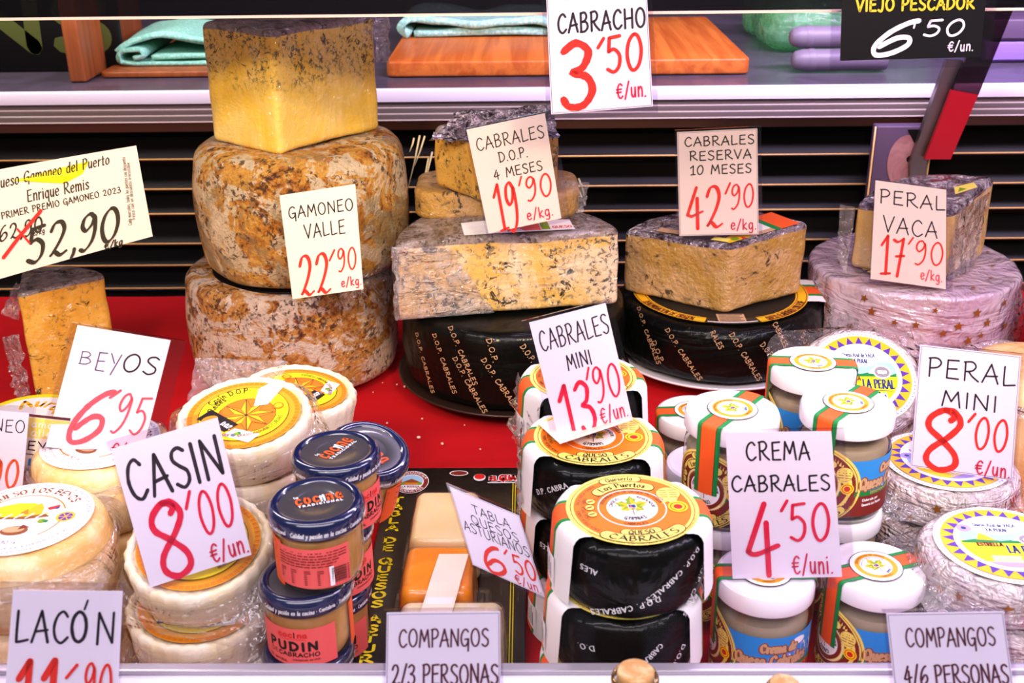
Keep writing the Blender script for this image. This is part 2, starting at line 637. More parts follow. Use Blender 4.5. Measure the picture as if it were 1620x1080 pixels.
class NT:
    def __init__(s, name):
        s.m = bpy.data.materials.new(name)
        s.m.use_nodes = True
        s.t = s.m.node_tree
        s.b = s.t.nodes['Principled BSDF']
        s.out = s.t.nodes['Material Output']
        s.tc = s.t.nodes.new('ShaderNodeTexCoord').outputs['Object']

    def n(s, kind, **k):
        nd = s.t.nodes.new('ShaderNode' + kind)
        for a, b in k.items():
            setattr(nd, a, b)
        return nd

    def l(s, a, b):
        s.t.links.new(a, b)

    def noise(s, scale, detail=4, rough=0.6, dist=0.0, stretch=None, off=(0, 0, 0)):
        nd = s.n('TexNoise')
        nd.inputs['Scale'].default_value = scale
        nd.inputs['Detail'].default_value = detail
        nd.inputs['Roughness'].default_value = rough
        nd.inputs['Distortion'].default_value = dist
        mp = s.n('Mapping')
        mp.inputs['Location'].default_value = off
        if stretch:
            mp.inputs['Scale'].default_value = stretch
        s.l(s.tc, mp.inputs[0])
        s.l(mp.outputs[0], nd.inputs['Vector'])
        return nd.outputs['Fac']

    def voro(s, scale, feature='F1', rnd=1.0, stretch=None):
        nd = s.n('TexVoronoi', feature=feature)
        nd.inputs['Scale'].default_value = scale
        nd.inputs['Randomness'].default_value = rnd
        mp = s.n('Mapping')
        if stretch:
            mp.inputs['Scale'].default_value = stretch
        s.l(s.tc, mp.inputs[0])
        s.l(mp.outputs[0], nd.inputs['Vector'])
        return nd.outputs['Distance']

    def ramp(s, fac, stops, interp='LINEAR'):
        nd = s.n('ValToRGB')
        r = nd.color_ramp
        r.interpolation = interp
        while len(r.elements) < len(stops):
            r.elements.new(0.5)
        for e, (p, c) in zip(r.elements, stops):
            e.position = p
            e.color = c if isinstance(c, tuple) else hx(c)
        s.l(fac, nd.inputs[0])
        return nd.outputs[0]

    def step(s, fac, a, b):
        nd = s.n('MapRange', interpolation_type='SMOOTHSTEP')
        nd.inputs['From Min'].default_value = a
        nd.inputs['From Max'].default_value = b
        s.l(fac, nd.inputs['Value'])
        return nd.outputs[0]

    def math(s, op, a, b):
        nd = s.n('Math', operation=op)
        for i, q in enumerate((a, b)):
            if isinstance(q, (int, float)):
                nd.inputs[i].default_value = q
            else:
                s.l(q, nd.inputs[i])
        return nd.outputs[0]

    def mix(s, fac, a, b):
        nd = s.n('Mix', data_type='RGBA')
        for i, q in ((0, fac), (6, a), (7, b)):
            if isinstance(q, (int, float)):
                nd.inputs[i].default_value = q
            elif isinstance(q, str):
                nd.inputs[i].default_value = hx(q)
            elif isinstance(q, tuple):
                nd.inputs[i].default_value = q
            else:
                s.l(q, nd.inputs[i])
        return nd.outputs[2]

    def bump(s, h, strength=0.5, dist=0.002):
        nd = s.n('Bump')
        nd.inputs['Strength'].default_value = strength
        nd.inputs['Distance'].default_value = dist
        s.l(h, nd.inputs['Height'])
        return nd.outputs[0]

    def schlick(s, f0, normal=None):
        lw = s.n('LayerWeight')
        lw.inputs['Blend'].default_value = 0.5
        if normal is not None:
            s.l(normal, lw.inputs['Normal'])
        return s.math('ADD', s.math('MULTIPLY', s.math('POWER', lw.outputs['Facing'], 5.0), 1 - f0), f0)

    def set(s, **k):
        for a, v in k.items():
            i = s.b.inputs[a.replace('_', ' ')]
            if isinstance(v, (int, float)):
                i.default_value = v
            elif isinstance(v, tuple):
                i.default_value = v
            elif isinstance(v, str):
                i.default_value = hx(v)
            else:
                s.l(v, i)
        return s


def plain(name, color, rough=0.5, metal=0.0, **k):
    t = NT(name)
    t.set(Base_Color=color, Roughness=rough, Metallic=metal, **k)
    return t.m


def creases(t, scale):
    """height field with sharp folds, like stretched cling film"""
    h = None
    for k, (sc, st, off, amt) in enumerate(((scale, (1, 1, 0.3), (0, 0, 0), 1.0), (scale * 1.3, (0.35, 0.5, 1.5), (3, 1, 2), 0.8), (scale * 3.2, (1.2, 0.6, 0.8), (5, 2, 7), 0.3))):
        n = t.noise(sc, 3, 0.55, 1.0, st, off)
        r = t.math('MULTIPLY', t.math('ABSOLUTE', t.math('SUBTRACT', n, 0.5), 0), amt)
        h = r if h is None else t.math('ADD', h, r)
    return h


def film_coat(t, weight=0.8, scale=22, strength=0.8, rough=0.06):
    """tight cling film over a surface: a clear creased coat"""
    t.set(Coat_Weight=weight, Coat_Roughness=rough, Coat_IOR=1.6)
    t.l(t.bump(creases(t, scale), min(1.0, strength * 1.3), 0.05), t.b.inputs['Coat Normal'])


def film(name, tint='ffffff', haze=0.06, gloss=1.0, scale=26, strength=0.8, dist=0.02, body=(0.9, 0.88, 0.9, 1)):
    """thin clear plastic: lets light through, catches creased highlights"""
    t = NT(name)
    c = creases(t, scale)
    nrm = t.bump(c, strength, dist)
    tr = t.n('BsdfTransparent')
    tr.inputs[0].default_value = hx(tint)
    gl = t.n('BsdfGlossy')
    gl.inputs['Roughness'].default_value = 0.12
    t.l(nrm, gl.inputs['Normal'])
    df = t.n('BsdfDiffuse')
    df.inputs[0].default_value = body
    tl = t.n('BsdfTranslucent')
    tl.inputs[0].default_value = body
    dm = t.n('MixShader')
    dm.inputs[0].default_value = 0.4
    t.l(df.outputs[0], dm.inputs[1])
    t.l(tl.outputs[0], dm.inputs[2])
    fr = t.schlick(0.05, nrm)
    m1 = t.n('MixShader')
    t.l(t.math('MULTIPLY', t.math('ADD', t.step(c, 0.05, 0.45), 0.35), haze), m1.inputs[0])
    t.l(tr.outputs[0], m1.inputs[1])
    t.l(dm.outputs[0], m1.inputs[2])
    m2 = t.n('MixShader')
    t.l(t.math('MINIMUM', t.math('MULTIPLY', fr, gloss), 1.0), m2.inputs[0])
    t.l(m1.outputs[0], m2.inputs[1])
    t.l(gl.outputs[0], m2.inputs[2])
    t.l(m2.outputs[0], t.out.inputs[0])
    return t.m


def clear(name, tint='ffffff', ior=1.5, gloss=1.0, rough=0.0):
    """smooth clear glass or acrylic seen as a thin pane"""
    t = NT(name)
    tr = t.n('BsdfTransparent')
    tr.inputs[0].default_value = hx(tint)
    gl = t.n('BsdfGlossy')
    gl.inputs['Roughness'].default_value = rough
    fr = t.schlick(((ior - 1) / (ior + 1)) ** 2)
    m = t.n('MixShader')
    t.l(t.math('MINIMUM', t.math('MULTIPLY', fr, gloss), 1.0), m.inputs[0])
    t.l(tr.outputs[0], m.inputs[1])
    t.l(gl.outputs[0], m.inputs[2])
    t.l(m.outputs[0], t.out.inputs[0])
    return t.m


def rind(name, dark, mid, light, pale, seed, pale_amt=0.55, bump=0.5, coat=0.25, grey=None):
    t = NT(name)
    o = (seed * 1.3, seed * 0.7, seed * 2.1)
    a = t.noise(17, 10, 0.68, 1.6, (1, 1, 0.8), o)
    b = t.noise(55, 8, 0.72, 0.9, None, o)
    c = t.noise(170, 5, 0.7, 0.3, None, o)
    d = t.noise(13, 9, 0.66, 2.4, (1, 1, 1.2), (o[1], o[2], o[0]))
    e = t.noise(9, 7, 0.65, 1.0, None, (o[2], o[1], o[0]))
    m = t.math('ADD', t.math('MULTIPLY', a, 0.6), t.math('MULTIPLY', b, 0.4))
    col = t.ramp(m, [(0.38, dark), (0.435, mid), (0.49, light), (0.56, mid), (0.62, dark)])
    pm = t.math('ADD', t.math('MULTIPLY', d, 0.72), t.math('MULTIPLY', b, 0.28))
    col = t.mix(t.math('MULTIPLY', t.step(pm, pale_amt - 0.014, pale_amt + 0.016), 0.92), col, pale)
    if grey:
        col = t.mix(t.math('MULTIPLY', t.step(t.math('ADD', t.math('MULTIPLY', e, 0.7), t.math('MULTIPLY', b, 0.3)), 0.52, 0.58), 0.75), col, grey)
    spots = t.math('MULTIPLY', t.step(c, 0.52, 0.57), t.step(t.noise(24, 6, 0.66, 0.8, None, (o[2], o[0], o[1])), 0.47, 0.54))
    col = t.mix(t.math('MULTIPLY', spots, 0.9), col, dark)
    t.set(Base_Color=col, Roughness=0.62)
    hh = t.math('ADD', t.math('MULTIPLY', b, 1.0), t.math('MULTIPLY', c, 0.5))
    t.l(t.bump(hh, bump, 0.010), t.b.inputs['Normal'])
    if coat:
        film_coat(t, coat, 14, 0.6)
    return t.m


def paste(name, base, base2, vein, scale=95, thr=0.56, cluster=0.47, coat=0.8, mask=None, crumb=0.35, hole='1a1812'):
    """cut face of a blue cheese: cream with clustered veins"""
    t = NT(name)
    big = t.noise(14, 4, 0.6, 0.8)
    col = t.mix(t.step(big, 0.38, 0.62), base, base2)
    v1 = t.noise(scale, 7, 0.74, 0.7)
    v2 = t.noise(scale * 0.42, 7, 0.74, 0.9, None, (3, 1, 2))
    cl = t.step(t.noise(24, 3, 0.6, 0.6, None, (7, 2, 5)), cluster, cluster + 0.16)
    f = t.math('MULTIPLY', t.step(v1, thr, thr + 0.04), cl)
    f = t.math('MAXIMUM', f, t.math('MULTIPLY', t.step(v2, thr + 0.05, thr + 0.08), 0.95))
    soft = t.math('MULTIPLY', t.step(v1, thr - 0.12, thr + 0.06), t.math('MULTIPLY', cl, 0.25))
    if mask is not None:
        mk_ = mask(t)
        f = t.math('MULTIPLY', f, mk_)
        soft = t.math('MULTIPLY', soft, mk_)
    col = t.mix(soft, col, vein)
    col = t.mix(f, col, t.mix(t.step(v2, 0.42, 0.6), vein, hole))
    t.set(Base_Color=col, Roughness=0.5)
    t.l(t.bump(t.math('ADD', t.math('MULTIPLY', v1, -0.5), t.noise(160, 3, 0.6)), crumb, 0.003), t.b.inputs['Normal'])
    if coat:
        film_coat(t, coat, 16, 0.9)
    return t.m


def zmask(lo, hi, nscale=22, amt=0.05):
    """more mould towards the upper part of a cheese"""
    def fn(t):
        sp = t.n('SeparateXYZ')
        t.l(t.tc, sp.inputs[0])
        z = t.math('ADD', sp.outputs[2], t.math('MULTIPLY', t.math('SUBTRACT', t.noise(nscale, 4, 0.6, 0.6), 0.5), amt * 2))
        return t.step(z, lo, hi)
    return fn


def foil(name, base, rough=0.22, metal=0.0, scale=30, strength=0.8, base2=None, coat=0.6, spec=0.5, dist=0.02):
    t = NT(name)
    c = creases(t, scale)
    h = t.noise(scale * 0.7, 4, 0.6, 1.0)
    t.set(Base_Color=t.mix(t.step(h, 0.4, 0.6), base, base2 or base), Roughness=rough, Metallic=metal, Coat_Weight=coat, Coat_Roughness=0.08, Specular_IOR_Level=spec)
    n = t.bump(c, strength, dist)
    t.l(n, t.b.inputs['Normal'])
    t.l(n, t.b.inputs['Coat Normal'])
    return t.m


def speckle(name, base, base2, scale=60, rough=0.5, bump=0.2, coat=0.0, lo=0.4, hi=0.62, sss=0.0, stretch=None, dist=0.002):
    t = NT(name)
    a = t.noise(scale, 5, 0.6, 0.5, stretch)
    t.set(Base_Color=t.mix(t.step(a, lo, hi), base, base2), Roughness=rough)
    t.l(t.bump(a, bump, dist), t.b.inputs['Normal'])
    if coat:
        film_coat(t, coat, 18, 0.6)
    return t.m


def wood(name, a, b, axis=1):
    t = NT(name)
    st = [60, 60, 60]
    st[axis] = 2.5
    g = t.noise(1.0, 5, 0.6, 0.6, tuple(st))
    t.set(Base_Color=t.mix(t.step(g, 0.35, 0.65), a, b), Roughness=0.42)
    return t.m


def brushed(name, base, rough=0.3):
    t = NT(name)
    g = t.noise(1.0, 3, 0.6, 0.2, (3, 260, 260))
    t.set(Base_Color=base, Metallic=1.0, Roughness=t.math('ADD', t.math('MULTIPLY', g, 0.2), rough - 0.1))
    return t.m


M = {}
# papers and inks
M['card'] = plain('white_card', 'f6f2fb', 0.35)
M['card_cream'] = plain('cream_card', 'f6e8d2', 0.45)
M['card_black'] = plain('black_card', '0b0b0d', 0.3)
M['sleeve'] = clear('clear_sleeve', 'f2eef5', 1.45, 1.3, 0.05)
M['pen_black'] = plain('black_pen', '1b1020', 0.5)
M['pen_brown'] = plain('brown_pen', '5a2230', 0.5)
M['pen_glare'] = plain('glare_paled_pen', '6a5a80', 0.5)  # paler ink colour paints glare lying over the letters
M['pen_olive'] = plain('olive_black_pen', '2e2a14', 0.5)
M['red'] = plain('red_marker', 'ee2c1c', 0.45)
M['red_pink'] = plain('pinkish_red_marker', 'e8103e', 0.45)
M['red_soft'] = plain('soft_red_marker', 'f25a66', 0.45)
M['red_thin'] = plain('red_pen', 'd6264a', 0.5)
M['yellow_pen'] = plain('yellow_pen', 'f0dc28', 0.5)
M['white_pen'] = plain('white_pen', 'f2eef8', 0.5)
M['hairline'] = plain('thin_grey_line', '6c6478', 0.6)
M['white'] = plain('white_paper', 'f7f4f6', 0.4)
M['print_black'] = plain('black_print', '17120d', 0.55, Specular_IOR_Level=0.3)
M['print_grey'] = plain('grey_print', '8c8690', 0.55, Specular_IOR_Level=0.3)
M['print_yellow'] = plain('yellow_print', 'f3dc6a', 0.55, Specular_IOR_Level=0.3)
M['print_lemon'] = plain('lemon_print', 'f6e010', 0.55, Specular_IOR_Level=0.3)
M['print_gold'] = plain('gold_print', 'f0b41a', 0.55, Specular_IOR_Level=0.3)
M['print_orange'] = plain('orange_print', 'ea7414', 0.55, Specular_IOR_Level=0.3)
M['print_ochre'] = plain('ochre_print', 'e09a1c', 0.55, Specular_IOR_Level=0.3)
M['print_amber'] = plain('amber_print', 'd87c10', 0.55, Specular_IOR_Level=0.3)
M['print_maroon'] = plain('maroon_print', '7c241c', 0.55, Specular_IOR_Level=0.3)
M['print_red'] = plain('red_print', 'd8241c', 0.55, Specular_IOR_Level=0.3)
M['print_green'] = plain('green_print', '10803a', 0.55, Specular_IOR_Level=0.3)
M['print_leaf'] = plain('leaf_print', '7c9c1a', 0.55, Specular_IOR_Level=0.3)
M['print_purple'] = plain('purple_print', '54309c', 0.55, Specular_IOR_Level=0.3)
M['print_lilac'] = plain('lilac_print', 'a898d0', 0.55, Specular_IOR_Level=0.3)
M['print_blue'] = plain('blue_print', '2a8ad8', 0.55, Specular_IOR_Level=0.3)
M['print_sky'] = plain('sky_print', '9ccbee', 0.55, Specular_IOR_Level=0.3)
M['print_navy'] = plain('navy_print', '243878', 0.55, Specular_IOR_Level=0.3)
M['print_stripe'] = plain('orange_stripe', 'ee5a1e', 0.55, Specular_IOR_Level=0.3)
M['print_tan'] = plain('tan_print', 'c8a078', 0.55, Specular_IOR_Level=0.3)
M['print_salmon'] = plain('salmon_print', 'f0605c', 0.55, Specular_IOR_Level=0.3)
M['print_brown'] = plain('brown_print', '8a4a1e', 0.55, Specular_IOR_Level=0.3)
# cheeses
M['rind_mid'] = rind('mottled_ochre_rind', '442408', 'd0821a', 'ecb44a', 'f2dcae', 1.0, 0.505, 0.9, 0.2, 'a08858')
M['rind_low'] = rind('mottled_pale_rind', '421e06', 'b86a18', 'e6a854', 'f4dcc6', 2.6, 0.505, 1.0, 0.25)
M['rind_wedge'] = rind('brown_rind', '4a2a10', 'a8681e', 'c48a34', 'c8a468', 4.1, 0.66, coat=0.6)
M['gamoneo'] = paste('yellow_cheese_with_green_mould', 'f8cc44', 'f6d470', '66642e', 210, 0.53, 0.36, 0.8, zmask(0.050, 0.085, 26, 0.035))
M['gamoneo_blue'] = paste('golden_cheese_with_blue_mould', 'dc9e2a', 'e4b048', '3c4028', 130, 0.54, 0.44, 0.6)
M['cabrales'] = paste('cream_cheese_with_blue_veins', 'dcae52', 'e2ccaa', '565a58', 130, 0.53, 0.40, 0.9, hole='10100c')
M['cabrales_gold'] = paste('golden_cheese_with_dark_veins', 'd4a03a', 'c69a44', '3e3c1c', 160, 0.53, 0.42, 0.5)
M['reserva'] = paste('brown_cheese_with_fine_veins', 'b4883a', 'caa06c', '3a2a12', 90, 0.56, 0.44, 0.45, crumb=1.0)
M['peral'] = paste('pale_gold_cheese_with_few_veins', 'e2b45c', 'dcb87e', '4c4a40', 100, 0.60, 0.52, 0.85)
M['grey_wrap'] = rind('greyish_wrapped_rind', '3c3028', '77665c', '9a8a84', 'b0a2a8', 5.2, 0.56, coat=0.95)
M['ivory'] = speckle('ivory_cheese', 'f2dfb4', 'f7ead0', 40, 0.5, 0.15, 0.6)
M['peach'] = speckle('peach_cheese', 'e8b070', 'efc894', 20, 0.5, 0.1, 0.6)
M['beyos'] = speckle('waxy_beige_cheese', 'e8b668', 'f0d4a0', 26, 0.5, 0.15, 0.7)
M['peral_mini'] = foil('whitish_wrap_foil', 'd6cac8', 0.28, 0.05, 40, 0.9, 'c8b8be', 0.8)
M['block_pale'] = speckle('pale_cheese_block', 'fcdc98', 'fde4ac', 12, 0.45, 0.04)
M['block_orange'] = speckle('orange_cheese_block', 'f88800', 'fc9a08', 16, 0.45, 0.06)
M['block_white'] = speckle('white_cheese_block', 'f4e0b0', 'faecd0', 50, 0.5, 0.3)
# wraps
M['black_foil'] = foil('black_foil', '020302', 0.45, 0.0, 12, 0.45, '040503', 0.22, 0.1, 0.014)
M['black_smooth'] = foil('smooth_black_foil', '020302', 0.45, 0.0, 6, 0.4, '050703', 0.25, 0.1, 0.02)
M['silver_foil'] = foil('crumpled_silver_film', 'd2c6d4', 0.16, 0.6, 38, 1.0, '6a5866', 1.0, 0.5, 0.05)
M['trim_line'] = plain('pale_trim_line', 'd8c6c0', 0.3)
M['ridge'] = plain('grey_ridge', '6a605c', 0.4)
M['rail_grey'] = plain('grey_cap', 'a8a0aa', 0.25, 0.4)
M['fascia'] = plain('pale_counter_fascia', 'e6dfea', 0.3)
M['worktop'] = speckle('grey_worktop', '544c58', '625868', 14, 0.25, 0.02)
M['lilac_foil'] = foil('lilac_foil', 'd6c0cc', 0.24, 0.15, 15, 0.7, 'c6a8be', 0.9)
M['gold_star'] = plain('copper_gold', 'b0702a', 0.3, 0.6)
M['film'] = film('clear_bag_film', 'fffcfc', 0.20, 2.0, 20, 1.0)
M['film_tight'] = film('tight_cling_film', 'fffefa', 0.14, 3.0, 26, 1.0)
M['film_crinkle'] = film('crinkled_cling_film', 'fffcff', 0.45, 2.5, 34, 1.0)
M['film_thin'] = film('thin_cling_film', 'ffffff', 0.03, 1.0, 40, 1.0)
M['streak'] = plain('pale_glint_streak', 'e8dcae', 0.2)  # pale colour standing in for highlights on the film
M['band_white'] = plain('white_band_paper', 'f4efee', 0.35)
M['blister'] = film('clear_blister', 'ffffff', 0.03, 0.9, 8, 0.25)
# jars
M['glass'] = clear('jar_glass', 'f4f6f2', 1.5)
M['cream_fill'] = plain('beige_cheese_cream', 'a08c78', 0.5)
M['pudding'] = speckle('tan_fish_pudding', 'c88a44', 'd89c58', 40, 0.5, 0.05)
M['lid_white'] = plain('white_lid', 'f2eff4', 0.22, Coat_Weight=0.5)
M['lid_navy'] = plain('navy_lid', '0a1540', 0.2, Coat_Weight=1.0, Coat_Roughness=0.04)
M['lid_grey'] = plain('grey_lid_centre', '38363c', 0.35, Coat_Weight=0.6)
M['cork'] = speckle('cork', 'b88850', 'd8b484', 90, 0.8, 0.3)
M['dark_gold'] = plain('bronze_ring', '8a6a3a', 0.2, 0.9)
# place
M['steel'] = brushed('brushed_steel', 'd9d2de', 0.3)
M['steel_dark'] = brushed('grey_steel', '8c8482', 0.4)
M['chrome'] = plain('chrome', 'd8d4dc', 0.12, 1.0)
M['white_enamel'] = plain('white_enamel', 'efeaf6', 0.25)
M['brown_rail'] = plain('reddish_brown_strip', '5a382c', 0.35)
M['black_panel'] = plain('black_panel', '050303', 0.5, Specular_IOR_Level=0.2)
M['louvre'] = plain('black_louvre', '070404', 0.5, Specular_IOR_Level=0.2)
M['gold_line'] = plain('gold_line', 'd8a866', 0.3)
M['dark_plate'] = plain('dark_plate', '2e1e18', 0.25)
M['white_plate'] = plain('white_plate', 'e8e0e6', 0.25)
M['front_glass'] = clear('case_glass', 'ffffff', 1.35, 0.25)
M['shelf_glass'] = clear('grey_glass', 'a49c9e', 1.5, 0.9, 0.04)
M['glass_edge'] = plain('polished_glass_edge', 'e6c6b4', 0.2)
M['shop_dark'] = plain('dark_shop_wall', '1c1518', 0.7)
M['tray_black'] = speckle('black_tray', '0e0a09', '1c1512', 70, 0.3, 0.1)
M['board'] = wood('orange_brown_board', 'b8581c', 'd87830', 1)
M['board_dark'] = wood('brown_board', '8a4620', 'a85c2a', 2)
M['towel'] = speckle('mint_towel', '7cc4ac', '9edcc6', 260, 0.9, 0.4, dist=0.001)
M['teal_cloth'] = speckle('pale_teal_cloth', '7cb4b0', 'a6d2cc', 200, 0.9, 0.4, dist=0.001)
M['green_bag'] = film('green_plastic_bag', 'a8e8b0', 0.85, 1.0, 14, 0.8, 0.02, (0.30, 0.72, 0.42, 1))
M['grey_roll'] = plain('grey_plastic', '776c7c', 0.45)
M['red_acrylic'] = plain('red_acrylic', 'b4061e', 0.3)
M['smoke_acrylic'] = clear('smoked_acrylic', '8a6a78', 1.5, 1.0, 0.05)
M['purple_box'] = plain('purple_grey_box', '54405c', 0.5)
M['purple_light'] = plain('lilac_box', '8a6cb8', 0.5)
M['pink_meat'] = speckle('pinkish_lump', '9a6468', 'b88484', 30, 0.5, 0.2)


def cloth_mat():
    t = NT('red_cloth')
    a = t.noise(5, 4, 0.6, 0.4, (1, 2.2, 1))
    wv = t.noise(700, 2, 0.5)
    t.set(Base_Color=t.mix(t.step(a, 0.3, 0.7), 'b00612', 'c40a16'), Roughness=0.85, Specular_IOR_Level=0.2)
    t.l(t.bump(wv, 0.3, 0.0006), t.b.inputs['Normal'])
    return t.m


M['red_cloth'] = cloth_mat()
# ------------------------------------------------------------------ the place: case, counter behind, shop wall
YB = 1.45                                    # back of the display deck
wall = mk('wall_back', *box(-2.6, 2.6, 3.2, 3.3, -0.9, 2.6), M['shop_dark'], smooth=False)
wall['kind'] = 'structure'
fl = mk('floor', *box(-2.6, 2.6, -1.2, 3.3, -0.95, -0.9), M['shop_dark'], smooth=False)
fl['kind'] = 'structure'

case = thing('display_case', 'glass-fronted refrigerated display case holding all the cheeses', 'display case', (0, 0.55, 0))


def part(name, v, f, m, parent, off=(0, 0, 0), **k):
    return mk(name, [(a - off[0], b - off[1], c - off[2]) for a, b, c in v], f, m, parent, **k)


CO = (0, 0.55, 0)
g = Geo()
g.add(*box(-0.95, 0.95, 0.56, YB + 0.03, -0.06, -0.012))
part('deck', g.v, g.f, M['steel'], case, CO, smooth=False)
g = Geo()
g.add(*box(-0.95, 0.95, 0.540, 0.562, 0.0, 0.088, 0.002), 0)
part('front_rail', g.v, g.f, M['white_enamel'], case, CO)
g = Geo()
g.add(*box(-0.95, 0.95, 0.5530, 0.5612, 0.0882, 0.0915, 0.001))
part('rail_cap', g.v, g.f, M['rail_grey'], case, CO, label='grey cap strip along the front rail')
part('sill', *box(-0.95, 0.95, 0.36, 0.54, 0.005, 0.02), M['white_enamel'], case, CO, smooth=False)
part('cabinet', *box(-0.95, 0.95, 0.38, YB + 0.03, -0.9, -0.062), M['white_enamel'], case, CO, smooth=False)
part('glass_pane', [(-0.95, 0.551, 0.0905), (0.95, 0.551, 0.0905), (0.95, 0.551, 0.56), (-0.95, 0.551, 0.56)], [(0, 1, 2, 3)],
     M['front_glass'], case, CO, smooth=False, label='clear front glass')
part('back_panel', *box(-0.95, 0.95, YB + 0.035, YB + 0.045, -0.06, 0.20), M['black_panel'], case, CO, smooth=False)
for py in (254, 301, 340, 387, 421, 457):
    p = at_y(20, py, YB)
    z = p.z
    g = Geo()
    b_ = 0.95
    g.add([(-b_, YB + 0.002, z - 0.002), (b_, YB + 0.002, z - 0.002), (b_, YB + 0.03, z + 0.022), (-b_, YB + 0.03, z + 0.022),
           (-b_, YB + 0.003, z - 0.004), (b_, YB + 0.003, z - 0.004), (b_, YB + 0.032, z + 0.02), (-b_, YB + 0.032, z + 0.02)],
          [(0, 1, 2, 3), (4, 7, 6, 5), (0, 4, 5, 1), (3, 2, 6, 7), (0, 3, 7, 4), (1, 5, 6, 2)])
    lv = part('louvre', g.v, g.f, M['louvre'], case, CO, smooth=False)
    part('edge_glint', *tube([(-b_, YB, z), (b_, YB, z)], 0.0011, 8), M['gold_line'], lv, CO, label='thin gold glint painted along the louvre edge')  # gold colour paints the light caught on the black louvre edge
# glass shelf under which the cases look through to the counter
ZS = at_y(810, 22, 1.0).z
part('glass_shelf', *box(-0.95, 0.95, 1.002, 1.33, ZS - 0.0012, ZS + 0.0008), M['shelf_glass'], case, CO, smooth=False)
part('shelf_edge', *box(-0.95, 0.95, 0.9985, 1.0018, ZS - 0.0012, ZS + 0.0008), M['glass_edge'], case, CO, smooth=False,
     label='bright polished front edge of the glass shelf')
for x in (-0.93, 0.93):
    part('shelf_post', *tube([(x, 1.2, -0.02), (x, 1.2, ZS - 0.004)], 0.008, 12), M['chrome'], case, CO)

# ---- counter behind
ctr = thing('service_counter', 'steel service counter running behind the black louvres', 'counter', (0, YB + 0.05, -0.9))
KO = (0, YB + 0.05, -0.9)


def zy(py, y, px=20):
    return at_y(px, py, y).z


z0, z1, z2, z3 = zy(211, YB), zy(194, YB), zy(166, YB), zy(146, YB)
part('lower_strip', *box(-1.2, 1.2, YB + 0.002, YB + 0.03, z0, z1), M['brown_rail'], ctr, KO, smooth=False, label='reddish brown strip')
n = 3
for i in range(n):
    a = z1 + (z2 - z1) * i / n
    b = z1 + (z2 - z1) * (i + 1) / n
    part('ridged_trim', *box(-1.2, 1.2, YB - 0.004 + 0.002 * i, YB + 0.03, a + 0.0008, b, 0.001), M['ridge'], ctr, KO)
    part('trim_line', *box(-1.2, 1.2, YB - 0.006 + 0.002 * i, YB + 0.03, a - 0.0006, a + 0.0006), M['trim_line'], ctr, KO, smooth=False, label='thin pale line between the ridges')
prof = [(YB - 0.002, z2), (YB - 0.002, z3 - 0.004), (YB + 0.0, z3 - 0.001), (YB + 0.004, z3), (YB + 0.012, z3 - 0.001), (YB + 0.03, z3 - 0.004), (YB + 0.95, z3 - 0.004)]
v = [(x, y, z) for y, z in prof for x in (-1.2, 1.2)]
part('worktop', v[6:], [(2 * i, 2 * i + 1, 2 * i + 3, 2 * i + 2) for i in range(len(prof) - 4)], M['worktop'], ctr, KO, sharp=40)
part('fascia', v[:8], [(2 * i, 2 * i + 1, 2 * i + 3, 2 * i + 2) for i in range(3)], M['fascia'], ctr, KO, sharp=40, label='pale front edge of the counter')
part('counter_base', *box(-1.2, 1.2, YB + 0.06, YB + 0.9, -0.9, z3 - 0.012), M['black_panel'], ctr, KO, smooth=False)
ZC = z3 - 0.003

# ---- red cloth on the deck
nx, ny = 150, 90
V, FF = [], []
for j in range(ny + 1):
    y = 0.566 + (YB - 0.004 - 0.566) * j / ny
    for i in range(nx + 1):
        x = -0.92 + 1.84 * i / nx
        fold = noise.noise(Vector((x * 3.0, y * 11.0, 4.2))) * 0.5 + noise.noise(Vector((x * 7, y * 22.0, 1.2))) * 0.3
        ridge = max(0.0, 1 - abs(y - 0.975 - 0.02 * math.sin(x * 6)) / 0.02) ** 2 * 0.004
        V.append((x, y, -0.008 + 0.004 * fold + ridge * (1 if -0.3 < x < 0.15 else 0.2)))
w = nx + 1
FF = [(j * w + i, j * w + i + 1, (j + 1) * w + i + 1, (j + 1) * w + i) for j in range(ny) for i in range(nx)]
cl = mk('table_cloth', V, FF, M['red_cloth'])
tag(cl, 'red cloth spread under the cheeses over the whole display deck', 'cloth')

# crumbs on the cloth
random.seed(4)
g = Geo()
cands = [(736, 617), (548, 651), (556, 655), (640, 610), (662, 690), (612, 667), (605, 603), (628, 606), (700, 700), (760, 708), (735, 670), (668, 660), (590, 618)]
for px, py in cands:
    p = at_z(px, py, -0.002)
    r = random.uniform(0.0006, 0.0016)
    v, f, _ = prism([(a * random.uniform(.6, 1.5), b) for a, b in circle(r, 7)], 0, r * 1.2, r * 0.3, 1, 2, 2)
    g.add([(a + p.x, b + p.y, c - 0.004) for a, b, c in v], f)
cr = g.mk('cheese_crumbs', [M['ivory']])
tag(cr, 'tiny white cheese crumbs scattered on the red cloth', 'crumbs')
cr['kind'] = 'stuff'

def wobble_up(v, amp, fr, seed):
    out = []
    for q in v:
        p = Vector(q)
        k = noise.noise_vector(p * fr + Vector((seed, seed * 2, 0))) * amp
        out.append((p.x + k.x, p.y + k.y, max(0.001, p.z + (k.z if p.z > 0.01 else 0))))
    return out


